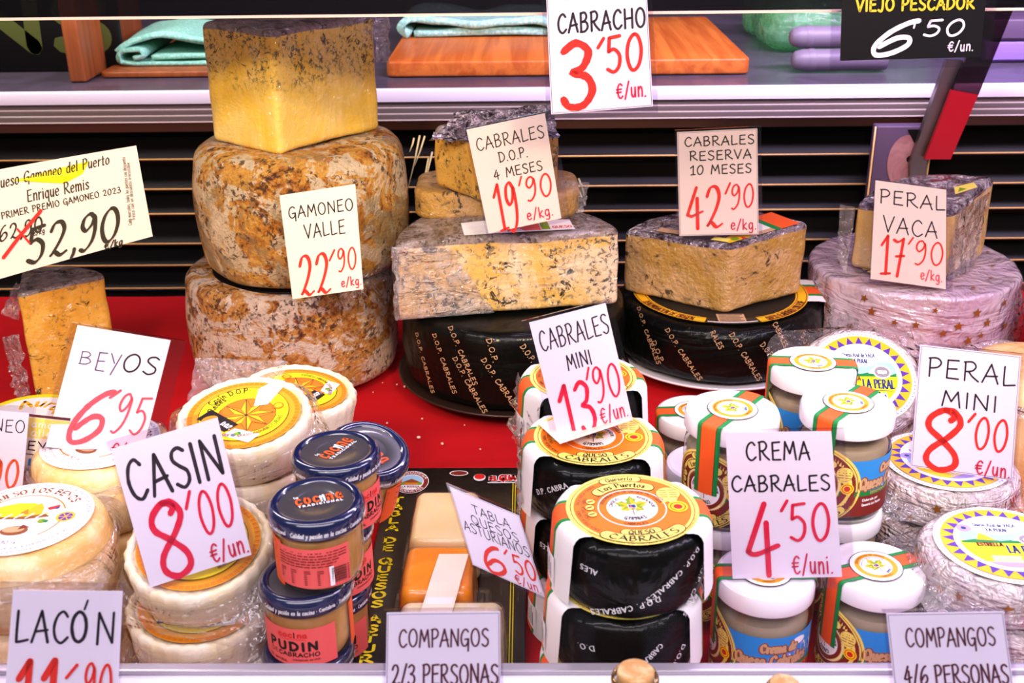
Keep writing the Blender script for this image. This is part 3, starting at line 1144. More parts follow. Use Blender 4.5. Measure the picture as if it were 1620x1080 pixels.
# ---- things on the counter behind
p0, p1 = at_y(610, 115, 1.54), at_y(1187, 119, 1.54)
bd = thing('cutting_board', 'long orange-brown wooden board lying behind the hanging three-fifty sign', 'board', ((p0.x + p1.x) / 2, 1.75, ZC))
o = resample(rrect((p1.x - p0.x) / 2, 0.205, 0.012, 5), 0.02)
v, f, _ = prism(o, 0, 0.021, 0.003, 2, 3, 2)
mk('board_slab', v, f, M['board'], bd, sharp=50)
p = at_y(262, 112, 1.57)
bd2 = thing('cutting_board', 'dark brown wooden board under the folded mint towel', 'board', (p.x, 1.74, ZC))
v, f, _ = prism(resample(rrect(0.088, 0.18, 0.01, 5), 0.02), 0, 0.008, 0.002, 2, 3, 2)
mk('board_slab', v, f, M['board_dark'], bd2, sharp=50)
pa, pb = at_y(108, 122, 1.53), at_y(136, 122, 1.53)
bd3 = thing('standing_board', 'thick wooden board standing on edge left of the mint towel', 'board', ((pa.x + pb.x) / 2, 1.66, ZC))
mk('board_slab', *box(-0.011, 0.011, -0.13, 0.13, 0.0, 0.15, 0.003), M['board_dark'], bd3, sharp=50)

# mint towel: folded in a long loop, end of the fold towards the viewer
p = at_y(262, 100, 1.60)
tw = thing('folded_towel', 'folded mint green towel with a rolled fold at its left end', 'towel', (p.x, 1.66, ZC + 0.008))


def sheet(path, thick, y0, y1, ny, mat, parent, name, wob=0.004, seed=0.0):
    """cloth of a given thickness swept along y with cross-section path (x, z)"""
    q = catmull(path, 6)
    ins, outs = [], []
    for i in range(len(q)):
        a, b = q[max(0, i - 1)], q[min(len(q) - 1, i + 1)]
        l = math.hypot(b[0] - a[0], b[1] - a[1]) or 1
        nx_, nz_ = -(b[1] - a[1]) / l, (b[0] - a[0]) / l
        ins.append((q[i][0] - nx_ * thick / 2, q[i][1] - nz_ * thick / 2))
        outs.append((q[i][0] + nx_ * thick / 2, q[i][1] + nz_ * thick / 2))
    sec = ins + outs[::-1]
    V, FF = [], []
    m = len(sec)
    for j in range(ny + 1):
        y = y0 + (y1 - y0) * j / ny
        for x, z in sec:
            k = noise.noise(Vector((x * 18 + seed, y * 12, 0.5)))
            V.append((x + wob * 0.6 * noise.noise(Vector((seed, y * 20, z * 9))), y, max(0.0, z + wob * k * min(1, z / 0.01))))
    for j in range(ny):
        for i in range(m):
            l = (i + 1) % m
            FF.append((j * m + i, (j + 1) * m + i, (j + 1) * m + l, j * m + l))
    FF.append(tuple(range(m)))
    FF.append(tuple(ny * m + i for i in range(m))[::-1])
    return mk(name, V, FF, mat, parent)


sheet([(0.10, 0.004), (0.0, 0.004), (-0.055, 0.005), (-0.066, 0.013), (-0.058, 0.023), (-0.035, 0.024), (-0.03, 0.016), (-0.045, 0.013)], 0.006, -0.06, 0.10, 14, M['towel'], tw, 'lower_fold', 0.003, 1.0)
sheet([(0.10, 0.014), (0.02, 0.012), (-0.02, 0.013)], 0.006, -0.055, 0.10, 14, M['towel'], tw, 'inner_fold', 0.003, 2.0)
sheet([(0.11, 0.026), (0.05, 0.034), (0.0, 0.042), (-0.03, 0.036), (-0.055, 0.030), (-0.068, 0.022)], 0.008, -0.055, 0.10, 14, M['towel'], tw, 'upper_fold', 0.006, 3.0)
lb = thing('paper_tag', 'small white paper tag on the counter edge in front of the mint towel', 'tag', tuple(at_z(294, 113, ZC)))
mk('tag_sheet', *box(-0.009, 0.009, -0.012, 0.012, 0.0, 0.002), M['white'], lb, smooth=False)

p = at_y(752, 48, 1.80)
tc = thing('dish_cloth', 'pale teal cloth rolled up on the long wooden board', 'cloth', (p.x, 1.80, ZC + 0.0215))
sheet([(-0.095, 0.004), (-0.108, 0.014), (-0.09, 0.028), (-0.05, 0.026), (0.0, 0.020), (0.05, 0.026), (0.11, 0.018), (0.12, 0.006)], 0.010, -0.06, 0.09, 12, M['teal_cloth'], tc, 'cloth_fold', 0.008, 7.0)
sheet([(-0.09, 0.006), (-0.02, 0.007), (0.06, 0.008), (0.11, 0.007)], 0.010, -0.05, 0.09, 12, M['teal_cloth'], tc, 'cloth_under_fold', 0.003, 9.0)

p = at_y(1245, 65, 1.82)
gb = thing('plastic_bag', 'crumpled pale green plastic bag behind the wooden board', 'bag', (p.x + 0.075, 1.82, ZC))
v, f, _ = prism(resample(rrect(0.13, 0.12, 0.05, 6), 0.012), 0, 0.075, 0.03, 6, 6, 8)
v = wobble_up(v, 0.012, 22, 3)
mk('bag_body', v, f, M['green_bag'], gb)
for k, (px, py, lab) in enumerate(((1300, 95, 'lower of the two grey plastic rolls beside the green bag'), (1300, 62, 'upper of the two grey plastic rolls beside the green bag'))):
    p = at_y(px, py, 1.56)
    rl = thing('grey_roll', lab, 'roll', (p.x + 0.01, 1.56 + 0.012 * k, ZC + 0.0155 + 0.0285 * k))
    v, f = lathe([(0, -0.05), (0.007, -0.05), (0.012, -0.046), (0.0145, -0.036), (0.0145, 0.07), (0.0135, 0.076), (0, 0.078)], 24)
    mk('roll_body', [(c, a, b) for a, b, c in v], [q[::-1] for q in f], M['grey_roll'], rl)
    v, f = lathe([(0.0146, -0.030), (0.0152, -0.028), (0.0152, -0.022), (0.0146, -0.020)], 24)
    mk('roll_ring', [(c, a, b) for a, b, c in v], [q[::-1] for q in f], M['grey_roll'], rl)

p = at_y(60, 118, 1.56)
sg = thing('reflection_panel', 'dark panel painted with reflected olive-green letters at the far left', 'board', (p.x, 1.62, ZC))
mk('backing_panel', *box(-0.125, 0.10, -0.006, 0.006, 0, 0.15, 0.002), M['black_panel'], sg, sharp=40)
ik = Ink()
olive = plain('reflected_letter', '444c0c', 0.6)
ik.text('NS', -0.10, 0.03, 0.085, 0.095, olive, 0.011)  # letters reflected in the glass, painted here on an added dark panel
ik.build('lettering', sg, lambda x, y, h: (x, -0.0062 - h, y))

for k, (x0, x1, z0_, z1_, mm, lab) in enumerate(((1545, 1640, 0.0, 0.028, 'purple_light', 'lower lilac carton at the far right end of the counter'),
                                             (1552, 1650, 0.029, 0.058, 'purple_box', 'grey-purple carton stacked on the lilac carton at far right'))):
    p, q = at_y(x0, 90, 1.62), at_y(x1, 90, 1.62)
    bx = thing('carton', lab, 'carton', ((p.x + q.x) / 2 + 0.02, 1.72, ZC + z0_))
    w_ = (q.x - p.x) / 2 + 0.01
    mk('carton_body', *box(-w_, w_, -0.1, 0.1, 0, z1_ - z0_, 0.003), M[mm], bx, sharp=40)
    mk('carton_flap', *box(-w_ * 0.98, w_ * 0.98, -0.1035, -0.1005, 0.004, (z1_ - z0_) * 0.5), M[mm], bx, smooth=False)

# slanting bracket with the red strip, at the right
br = thing('shelf_bracket', 'slanting clear bracket with a red lower half at upper right', 'bracket', tuple(at_y(1484, 252, 1.40)))
bo = br.location.copy()


def quad_slab(px4, y, th, name, m, parent, org, **k):
    P = [at_y(a, b, y) - org for a, b in px4]
    Q = [q + Vector((0, th, 0)) for q in P]
    return mk(name, P + Q, [(0, 1, 2, 3), (4, 7, 6, 5), (0, 4, 5, 1), (1, 5, 6, 2), (2, 6, 7, 3), (3, 7, 4, 0)], m, parent, smooth=False, **k)


quad_slab([(1463, 252), (1504, 252), (1548, 150), (1506, 142)], 1.40, 0.006, 'red_strip', M['red_acrylic'], br, bo, label='red lower half')
quad_slab([(1506, 142), (1548, 150), (1606, 8), (1567, 6)], 1.40, 0.006, 'clear_strip', M['smoke_acrylic'], br, bo, label='smoky clear upper half')
quad_slab([(1441, 258), (1464, 258), (1506, 142), (1522, 96), (1494, 96)], 1.408, 0.01, 'steel_arm', M['steel_dark'], br, bo) if False else None
quad_slab([(1440, 258), (1466, 258), (1524, 96), (1498, 96)], 1.41, 0.01, 'steel_arm', M['steel_dark'], br, bo)
quad_slab([(1440, 470), (1466, 470), (1466, 258), (1440, 258)], 1.41, 0.01, 'steel_foot', M['steel_dark'], br, bo)
p = at_y(1418, 300, 1.42)
cb = thing('picture_carton', 'dim purple carton with a blurred pinkish picture behind the wrapped wedge', 'carton', (p.x, 1.428, -0.003))
zt = at_y(1418, 196, 1.42).z
mk('carton_body', *box(-0.034, 0.034, -0.008, 0.012, 0, zt, 0.002), M['purple_box'], cb, sharp=40)
ik = Ink()
ik.disc(0.006, zt - 0.045, 0.022, M['pink_meat'], ry=0.034)
ik.disc(0.018, zt - 0.06, 0.014, M['pink_meat'], ry=0.012)
ik.disc(0.012, zt - 0.042, 0.0045, M['black_panel'])
ik.poly([(0.004, zt - 0.004), (0.032, zt - 0.004), (0.032, zt - 0.035), (0.02, zt - 0.03)], M['black_panel'])
ik.build('carton_picture', cb, lambda x, y, h: (x, -0.0085 - h, y))
for sx in (-0.036, 0.036):
    mk('carton_edge', *tube([(sx, -0.009, 0.0), (sx, -0.009, zt)], 0.0012, 6), M['gold_line'], cb)
# ------------------------------------------------------------------ big cheeses at the back
def wobble(v, amp, fr, seed):
    off = Vector((seed * 3.1, seed * 1.7, seed * 0.9))
    out = []
    for q in v:
        p = Vector(q)
        out.append(tuple(p + (noise.noise_vector(p * fr + off) + 0.5 * noise.noise_vector(p * fr * 2.7 + off)) * amp))
    return out


def smooth_outline(o, it=2):
    for _ in range(it):
        n = len(o)
        o = [((o[i - 1][0] + 2 * o[i][0] + o[(i + 1) % n][0]) / 4, (o[i - 1][1] + 2 * o[i][1] + o[(i + 1) % n][1]) / 4) for i in range(n)]
    return o


def wedge(name, label, cat, apex, left, right, z0, h, paste_m, rind_m, group=None, top_m=None, bev=0.005, disp=(0.0022, 16, 1), it=4,
          top_tilt=None, back=None):
    A, L, Q = at_z(*apex, z0), at_z(*left, z0), at_z(*right, z0)
    org = Vector((A.x, A.y, z0))
    l, r = L - A, Q - A
    al, ar = math.atan2(l.y, l.x), math.atan2(r.y, r.x)
    pts, cls = [(0, 0), (r.x, r.y)], ['cut', 'rind']
    n = 22
    for i in range(1, n):
        t = i / n
        a = ar + (al - ar) * t
        rad = r.length * (1 - t) + l.length * t
        if back:
            rad *= 1 + back * math.sin(math.pi * t)
        pts.append((rad * math.cos(a), rad * math.sin(a)))
        cls.append('rind')
    pts.append((l.x, l.y))
    cls.append('cut')
    o, oc = [], []
    for i in range(len(pts)):
        a, b = pts[i], pts[(i + 1) % len(pts)]
        k = max(1, int(math.hypot(b[0] - a[0], b[1] - a[1]) / 0.0035))
        for t in range(k):
            o.append((a[0] + (b[0] - a[0]) * t / k, a[1] + (b[1] - a[1]) * t / k))
            oc.append(cls[i])
    o = smooth_outline(o, it)
    v, f, tags = prism(o, 0, h, bev, 26, 4, 8)
    if top_tilt:
        v = [(x, y, z * (1 + (top_tilt[0] * x + top_tilt[1] * y))) for x, y, z in v]
    v = wobble(v, *disp)
    zmin = min(q[2] for q in v)
    v = [(x, y, z - zmin) for x, y, z in v]
    t = thing(name, label, cat, org, group=group)
    cut = [i for i, (tg, k) in enumerate(tags) if tg in 'stb' and oc[k] == 'cut' and not (tg == 't' and top_m)]
    cs = set(cut)
    top = [i for i, (tg, k) in enumerate(tags) if tg == 'T' or (tg == 't')] if top_m else []
    top = [i for i in top if i not in cs]
    ts = set(top)
    sub_mesh('cut_face', v, f, cut, paste_m, t)
    if top_m:
        sub_mesh('top_crust', v, f, top, top_m, t)
    sub_mesh('rind', v, f, [i for i in range(len(f)) if i not in cs and i not in ts], rind_m, t)
    return t


def wheel(name, label, cat, px, py, z0, z1, r, mat, bev=0.012, bulge=0.004, disp=(0.002, 12, 1), part_name='rind', group=None):
    p = at_z(px, py, z1)
    t = thing(name, label, cat, (p.x, p.y, z0), group=group)
    v, f, tags = prism(circle(r, 120), 0, z1 - z0, bev, 24, 6, 10, bulge)
    v = wobble(v, *disp)
    zm = min(q[2] for q in v)
    v = [(x, y, max(0, z)) if z < 0.0025 else (x, y, z) for x, y, z in v]
    mk(part_name, v, f, mat, t)
    return t


def sheet_grid(parent, name, c4, nu, nv, amp, fr, seed, mat, taper=None, label=None):
    """a loose film between four corners (local), crumpled"""
    P = [Vector(q) for q in c4]
    V, FF = [], []
    nrm = (P[1] - P[0]).cross(P[3] - P[0]).normalized()
    for j in range(nv + 1):
        b = j / nv
        for i in range(nu + 1):
            a = i / nu
            q = (P[0] * (1 - a) + P[1] * a) * (1 - b) + (P[3] * (1 - a) + P[2] * a) * b
            k = noise.noise(Vector((a * fr + seed, b * fr * 1.3, seed * 2))) + 0.5 * noise.noise(Vector((a * fr * 3, b * fr * 3 + seed, 1)))
            w = math.sin(math.pi * min(1, max(0.0, b * 1.3))) * 0.6 + 0.6
            q = q + nrm * (amp * k * w) + (P[1] - P[0]) * (0.06 * noise.noise(Vector((b * 6 + seed, a * 2, 3))))
            V.append(q)
    w_ = nu + 1
    FF = [(j * w_ + i, j * w_ + i + 1, (j + 1) * w_ + i + 1, (j + 1) * w_ + i) for j in range(nv) for i in range(nu)]
    return mk(name, V, FF, mat, parent, label=label)


def bag(parent, r_in, z_in, hx_, hy_, z_out, amp, seed, mat=None, rot=0.0, nr=9, na=110, name='plastic_bag', cxy=(0, 0), fall=0.5, drop=0.0):
    """pouch film: from the rim of a round cheese out to the seam of a rounded rectangle"""
    mat = mat or M['film']
    V = []
    c, s = math.cos(R_(rot)), math.sin(R_(rot))
    for j in range(nr + 1):
        t = j / nr
        for i in range(na):
            a = 2 * math.pi * i / na
            ca, sa = math.cos(a), math.sin(a)
            # rounded rectangle radius in direction a
            ro = 1.0 / ((abs(ca) / hx_) ** 6 + (abs(sa) / hy_) ** 6) ** (1 / 6)
            ro = max(ro, r_in * 1.03)
            ox, oy = ro * ca * c - ro * sa * s + cxy[0], ro * ca * s + ro * sa * c + cxy[1]
            an = a + R_(rot)
            ix, iy = r_in * math.cos(an), r_in * math.sin(an)
            x, y = ix + (ox - ix) * t, iy + (oy - iy) * t
            k = noise.noise(Vector((x * 28 + seed, y * 28, seed))) + 0.5 * math.sin(9 * an + seed) * 0.7
            k2 = noise.noise(Vector((x * 90, y * 90 + seed, 2.0)))
            z = z_in + (z_out - z_in) * t ** fall + amp * k * t + amp * 0.25 * k2 * (0.3 + t) - drop * t * t
            V.append((x, y, z))
    FF = [(j * na + i, (j + 1) * na + i, (j + 1) * na + (i + 1) % na, j * na + (i + 1) % na) for j in range(nr) for i in range(na)]
    return mk(name, V, FF, mat, parent)


# ---- the tall pile of gamoneo
low = wheel('cheese_round', 'pale mottled rind wheel at the bottom of the tall three-cheese pile', 'cheese', 457, 416, 0.0, 0.121, 0.1165, M['rind_low'], 0.014, 0.003, (0.0022, 11, 2),
            group='big cheeses at the back')
mid = wheel('cheese_round', 'ochre rind wheel in the middle of the tall pile behind the Gamoneo Valle sign', 'cheese', 471, 217, 0.1235, 0.2635, 0.1135, M['rind_mid'], 0.022, 0.004,
            (0.0024, 11, 5), group='big cheeses at the back')
sheet_grid(mid, 'plastic_wrap', [(0.04, -0.104, 0.006), (0.092, -0.07, 0.02), (0.108, -0.045, 0.0), (0.06, -0.118, -0.006)], 12, 8, 0.006, 4, 3, M['film'])
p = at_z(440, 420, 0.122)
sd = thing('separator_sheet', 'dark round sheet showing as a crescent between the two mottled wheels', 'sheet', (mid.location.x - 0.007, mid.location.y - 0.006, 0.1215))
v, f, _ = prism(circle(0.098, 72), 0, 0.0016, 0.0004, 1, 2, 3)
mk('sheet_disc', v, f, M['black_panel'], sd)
tall = wedge('cheese_wedge', 'tall yellow cheese wedge with green mould on top of the tall pile', 'cheese', (445, 247), (337, 226), (604, 205), 0.264, 0.123,
             M['gamoneo'], M['rind_wedge'], 'big cheeses at the back', top_m=M['grey_wrap'], bev=0.006)
for k, c4 in enumerate(([(0.088, 0.108, 0.075), (0.088, 0.118, 0.128), (0.102, 0.128, 0.12), (0.099, 0.13, 0.07)],
                        [(0.06, 0.085, 0.122), (0.09, 0.12, 0.130), (0.104, 0.13, 0.112), (0.097, 0.118, 0.09)])):
    sheet_grid(tall, 'plastic_wrap', c4, 16, 16, 0.007, 6, 4 + k, M['film_crinkle'])


# ---- blue wedge at the left
wl = wedge('cheese_wedge', 'golden wedge with blue mould standing alone at the far left', 'cheese', (60, 640), (66, 596), (194, 604), 0.0, 0.128,
           M['gamoneo_blue'], M['rind_wedge'], 'big cheeses at the back', top_m=M['grey_wrap'], bev=0.004, it=3, back=0.12)
sheet_grid(wl, 'plastic_wrap', [(-0.004, -0.006, 0.0), (-0.022, 0.0, 0.004), (-0.026, 0.004, 0.078), (-0.003, -0.004, 0.085)], 10, 24, 0.008, 7, 9, M['film_crinkle'])
sheet_grid(wl, 'plastic_wrap', [(-0.004, 0.002, 0.098), (-0.026, 0.012, 0.102), (-0.012, 0.03, 0.132), (0.004, 0.012, 0.131)], 10, 10, 0.006, 5, 12, M['film_crinkle'])

# ---- black foil wheels and their plates
def foil_text(ink, items, m, size=0.0054):
    for s, z, rot, t in items:
        w_ = size * 0.82 * len(t)
        ink.text(t, s - w_ / 2, z - size / 2, s + w_ / 2, z + size / 2, m, size * 0.07, calli=0.4, rot=rot, gap=1.8)


def black_wheel(label, px, py, z0, z1, r, mat, plate_m, plate_label, items, group=None):
    p = at_z(px, py, z1)
    pl = thing('plate', plate_label, 'plate', (p.x, p.y, z0 - 0.011))
    v, f = lathe([(0, 0.004), (0.07, 0.004), (0.1, 0.0055), (r + 0.006, 0.012), (r + 0.009, 0.0125), (r + 0.0085, 0.0105), (r * 0.95, 0.003), (0.07, 0.0), (0, 0.0)], 96)
    mk('plate_body', v, f, plate_m, pl)
    t = thing('cheese_round', label, 'cheese', (p.x, p.y, z0), group=group)
    v, f, tags = prism(circle(r, 128), 0, z1 - z0, 0.012, 16, 5, 8, 0.002)
    v = wobble(v, 0.0014, 26, z1 * 40)
    v = [(x, y, max(0, z)) for x, y, z in v]
    mk('foil_wrap', v, f, mat, t)
    ik = Ink()
    foil_text(ik, items, M['print_tan'])
    ik.build('lettering', t, on_cyl(r + 0.0022, -90, 0), 0.0006, label='rows of small pale lettering')
    return t


RW = 0.1215
bw = black_wheel('black foil wheel under the white veined half cheese', 812, 461, 0.012, 0.1005, RW, M['black_smooth'], M['dark_plate'], 'dark plate under the black wheel with the white veined half cheese',
                 [(-0.075, 0.048, -68, 'D.O.P. CABRALES'), (-0.045, 0.030, -60, 'D.O.P. CABRALES'), (-0.052, 0.062, -66, 'D.O.P. CABRALES'), (-0.012, 0.034, -58, 'D.O.P. CABRALES'),
                  (0.028, 0.05, -58, 'D.O.P. CABRALES'), (-0.02, 0.072, -75, 'D.O.P.'), (0.03, 0.075, -75, 'D.O.P. C'), (-0.105, 0.04, -68, 'D.O.P. CABRALES'), (0.07, 0.04, -60, 'D.O.P. CABRALES')],
                 'black foil wheels')
RB = 0.1155
bw2 = black_wheel('black crinkled foil wheel under the brown two-faced wedge', 1138, 463, 0.012, 0.0765, RB, M['black_foil'], M['white_plate'], 'white plate under the crinkled black foil wheel',
                  [(-0.055, 0.034, -52, 'D.O.P. CABRALES'), (0.012, 0.036, -58, 'D.O.P. CABRALES'), (-0.02, 0.056, -60, 'RALES'), (0.045, 0.03, -52, 'D.O.P. CABRA'), (-0.085, 0.03, -60, 'D.O.P.'),
                   (0.05, 0.058, -60, 'CABRALES'), (-0.10, 0.045, -60, 'D.O.P. CABRALES'), (0.09, 0.04, -55, 'D.O.P.')],
                  'black foil wheels')
# label ring, white band with stripes and little plaque on its top
hb = 0.0645
ik = Ink()
ik.rect(0.45, -0.30, 0.985, 0.30, M['band_white'], 8, 4)
ik.rect(0.45, -0.155, 0.985, 0.155, M['print_green'], 8, 3)
ik.rect(0.45, -0.10, 0.985, 0.10, M['print_stripe'], 8, 2)
ik.ring(0, 0, 0.0, 0.74, M['print_black'], n=72, rings=5)
ik.ring(0, 0, 0.74, 0.86, M['print_gold'], n=72)
ik.ring(0, 0, 0.752, 0.762, M['print_brown'], n=72)
ik.ring(0, 0, 0.84, 0.85, M['print_brown'], n=72)
for a in (-125, -55, -90):
    pass
ik.ring(0, 0, 0.735, 0.865, M['card_black'], n=10, a0=-108, a1=-72)
ik.arc('DENOMINACION DE ORIGEN', 0, 0, 0.845, -138, 0.07, M['print_brown'], 0.008, inside=True, gap=1.2, span=44)
ik.arc('QUESO ELABORADO CON LECHE', 0, 0, 0.845, -44, 0.07, M['print_brown'], 0.008, inside=True, gap=1.2, span=44)
ik.rect(-0.13, -0.80, 0.13, -0.62, M['print_tan'])
for q in range(5):
    ik.rect(-0.115, -0.785 + q * 0.034, 0.115 - 0.03 * (q % 2), -0.77 + q * 0.034, M['print_black'])
ik.line([(0.83 * math.cos(R_(a)), 0.83 * math.sin(R_(a))) for a in range(-106, -73, 4)], 0.008, M['white'])
ik.build('top_label', bw2, lambda x, y, h: (x * RB, y * RB, hb + h + 0.0022 + (-(max(0, math.hypot(x, y) - 0.93)) ** 2 * 0.12)), 0.0004, label='yellow ring label with a green and orange striped band')
v, f = [], []
for j, (rr, zz) in enumerate(((0.985, 0.0655), (1.02, 0.060), (1.03, 0.050), (1.03, 0.030), (1.03, 0.012))):
    for i in range(13):
        yy = -0.30 + 0.6 * i / 12
        xx = math.sqrt(max(0, rr * rr - yy * yy)) if j else 0.985
        v.append((xx * RB, yy * RB, zz + (0.0015 if j == 0 else 0)))
f = [(j * 13 + i, (j + 1) * 13 + i, (j + 1) * 13 + i + 1, j * 13 + i + 1) for j in range(4) for i in range(12)]
mi = [0 if (i < 3 or i > 8) else (1 if i in (3, 8) else 2) for j in range(4) for i in range(12)]
mk('side_band', v, f, [M['band_white'], M['print_green'], M['print_stripe']], bw2, midx=mi, label='white band with green and orange stripes down the side')

# ---- half cheese with blue veins on the first black wheel
L, Q = at_z(630, 508, 0.102), at_z(979, 483, 0.102)
c = (L + Q) / 2
d = (Q - L)
rad = d.length / 2
ang = math.atan2(d.y, d.x)
hf = thing('cheese_half', 'half wheel of white cheese with blue veins lying on the smooth black wheel', 'cheese', (c.x, c.y, 0.102), (0, 0, ang), group='big cheeses at the back')
o = [(-rad, 0.0), (rad, 0.0)] + [(rad * math.cos(R_(a)), rad * 1.0 * math.sin(R_(a))) for a in range(4, 180, 4)]
oo, oc = [], []
for i in range(len(o)):
    a, b = o[i], o[(i + 1) % len(o)]
    k = max(1, int(math.hypot(b[0] - a[0], b[1] - a[1]) / 0.0035))
    for t in range(k):
        oo.append((a[0] + (b[0] - a[0]) * t / k, a[1] + (b[1] - a[1]) * t / k))
        oc.append('cut' if i == 0 else 'rind')
oo = smooth_outline(oo, 5)
v, f, tags = prism(oo, 0, 0.082, 0.006, 20, 4, 9, 0.0)
v = [(x, y, z + (0.010 * math.exp(-((y - 0.06) / 0.035) ** 2) * math.exp(-((x + 0.01) / 0.07) ** 2) if z > 0.079 else 0)) for x, y, z in v]
v = wobble(v, 0.002, 15, 7)
zm = min(q[2] for q in v)
v = [(x, y, z - zm) for x, y, z in v]
cut = {i for i, (tg, k) in enumerate(tags) if tg in 'sb' and oc[k] == 'cut'}
sub_mesh('cut_face', v, f, sorted(cut), M['cabrales'], hf)
sub_mesh('rind', v, f, [i for i in range(len(f)) if i not in cut], M['grey_wrap'], hf)
sheet_grid(hf, 'plastic_wrap', [(-rad - 0.002, 0.0, 0.002), (-rad - 0.004, 0.0, 0.078), (-rad + 0.02, 0.055, 0.086), (-rad - 0.003, 0.05, 0.004)], 10, 10, 0.004, 4, 5, M['film'])
# loose film stretched over the left part of the cut face
sheet_grid(hf, 'plastic_wrap', [(-rad - 0.003, -0.0045, 0.003), (-rad + 0.10, -0.0045, 0.004), (-rad + 0.055, -0.0045, 0.079), (-rad - 0.003, -0.0045, 0.082)], 24, 16, 0.003, 7, 31, M['film_crinkle'])
# small printed paper scraps of its label, under the price sign
ik = Ink()
ik.rect(-0.045, 0.006, 0.07, 0.035, M['white'], 6, 3)
ik.rect(0.0, 0.008, 0.035, 0.03, M['print_salmon'])
ik.rect(0.036, 0.010, 0.045, 0.03, M['print_leaf'])
ik.text('QUESO', 0.048, 0.012, 0.068, 0.018, M['print_red'], 0.0006)
ik.build('paper_label', hf, lambda x, y, h: (x, y, 0.0850 + 0.010 * math.exp(-((y - 0.06) / 0.035) ** 2) * math.exp(-((x + 0.01) / 0.07) ** 2) + h), 0.0006)

# ---- brown slab and upper wedge on the half cheese
p = at_z(785, 296, 0.218)
sl = thing('cheese_slab', 'low brown wrapped slab between the veined half cheese and the upper wedge', 'cheese', (p.x, p.y + 0.028, 0.1875), group='big cheeses at the back')
v, f, _ = prism(resample(rrect(0.088, 0.05, 0.03, 8), 0.005), 0, 0.03, 0.006, 6, 4, 6)
mk('rind', wobble(v, 0.002, 18, 3), f, M['reserva'], sl)
sheet_grid(sl, 'plastic_wrap', [(0.066, -0.04, 0.002), (0.094, -0.02, 0.0), (0.1, -0.01, 0.03), (0.07, -0.03, 0.038)], 12, 12, 0.006, 7, 8, M['film_crinkle'])
up = wedge('cheese_wedge', 'golden veined wedge behind the four-month Cabrales sign', 'cheese', (788, 330), (686, 297), (890, 300), 0.2185, 0.066,
           M['cabrales_gold'], M['grey_wrap'], 'big cheeses at the back', top_m=M['grey_wrap'], bev=0.008, it=8)
sheet_grid(up, 'plastic_wrap', [(-0.07, 0.03, 0.062), (0.06, 0.02, 0.066), (0.055, 0.07, 0.088), (-0.04, 0.075, 0.082)], 18, 10, 0.010, 7, 6, M['silver_foil'], label='crumpled silvery film on top')
# highlight streaks on the film, modelled as thin pale tubes at both sides
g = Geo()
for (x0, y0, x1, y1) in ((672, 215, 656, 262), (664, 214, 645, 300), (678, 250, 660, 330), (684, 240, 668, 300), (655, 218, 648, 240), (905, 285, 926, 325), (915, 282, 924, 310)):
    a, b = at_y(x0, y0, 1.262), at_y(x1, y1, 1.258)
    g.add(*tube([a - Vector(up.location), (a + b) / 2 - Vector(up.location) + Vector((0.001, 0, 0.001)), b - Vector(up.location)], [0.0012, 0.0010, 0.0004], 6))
g.mk('film_glint', [M['streak']], up, label='thin pale streaks modelling glints on the film')['kind'] = 'stuff'

# ---- brown reserva wedge
rv = wedge('cheese_wedge', 'brown two-faced wedge with corner forward on the crinkled black wheel', 'cheese', (1150, 497), (984, 463), (1270, 466), 0.0785, 0.077,
           M['reserva'], M['rind_wedge'], 'big cheeses at the back', top_m=M['silver_foil'], bev=0.005, it=4, top_tilt=(0.7, 0.5))
ik = Ink()
A_ = Vector((0.095, 0.055)).normalized()
B_ = Vector((-A_.y, A_.x))


def rvm(x, y, h):
    X, Y = A_.x * x + B_.x * y, A_.y * x + B_.y * y
    return (X, Y, 0.077 * (1 + 0.7 * X + 0.5 * Y) + 0.0028 + h)


ik.rect(0.018, 0.004, 0.098, 0.05, M['band_white'], 6, 4)
ik.rect(0.072, 0.003, 0.098, 0.05, M['print_stripe'], 2, 4)
ik.rect(0.064, 0.003, 0.072, 0.05, M['print_green'], 1, 4)
ik.rect(0.03, 0.0035, 0.064, 0.0115, M['print_tan'], 1, 1)
ik.poly([(0.0, 0.004), (0.03, 0.004), (0.035, 0.014), (0.02, 0.022), (0.0, 0.016)], M['print_gold'])
ik.disc(0.012, 0.010, 0.005, M['print_leaf'], n=14)
ik.poly([(0.018, 0.004), (0.024, 0.004), (0.022, 0.012)], M['print_red'])
ik.disc(0.034, 0.03, 0.008, M['print_navy'], n=14)
ik.build('paper_label', rv, rvm, 0.0008, label='white label with green and orange stripes')
ik = Ink()
ik.poly([(-0.075, 0.052), (-0.052, 0.038), (-0.045, 0.046), (-0.068, 0.062)], M['print_tan'])
ik.poly([(-0.02, 0.016), (-0.004, 0.006), (0.002, 0.014), (-0.014, 0.024)], M['print_yellow'])
ik.build('label_scrap', rv, lambda x, y, h: (x, y, 0.077 * (1 + 0.7 * x + 0.5 * y) + 0.0028 + h), 0.0012)

# ---- lilac foil wheel with stars and its wedge
RP = 0.119
pw = wheel('cheese_round', 'wheel wrapped in lilac foil with gold stars under the Peral Vaca wedge', 'cheese', 1445, 413, 0.0, 0.0985, RP, M['lilac_foil'], 0.005, 0.0, (0.002, 20, 4), 'foil_wrap',
           group='lilac foil wheels')


def star(ink, x, y, r, m, rot=0):
    pts = []
    for i in range(10):
        a = R_(90 + 36 * i + rot)
        rr = r if i % 2 == 0 else r * 0.42
        pts.append((x + rr * math.cos(a), y + rr * math.sin(a)))
    # fan from the centre keeps the concave star clean
    ink.put([(x, y)] + pts, [(0, 1 + i, 1 + (i + 1) % 10) for i in range(10)], m)


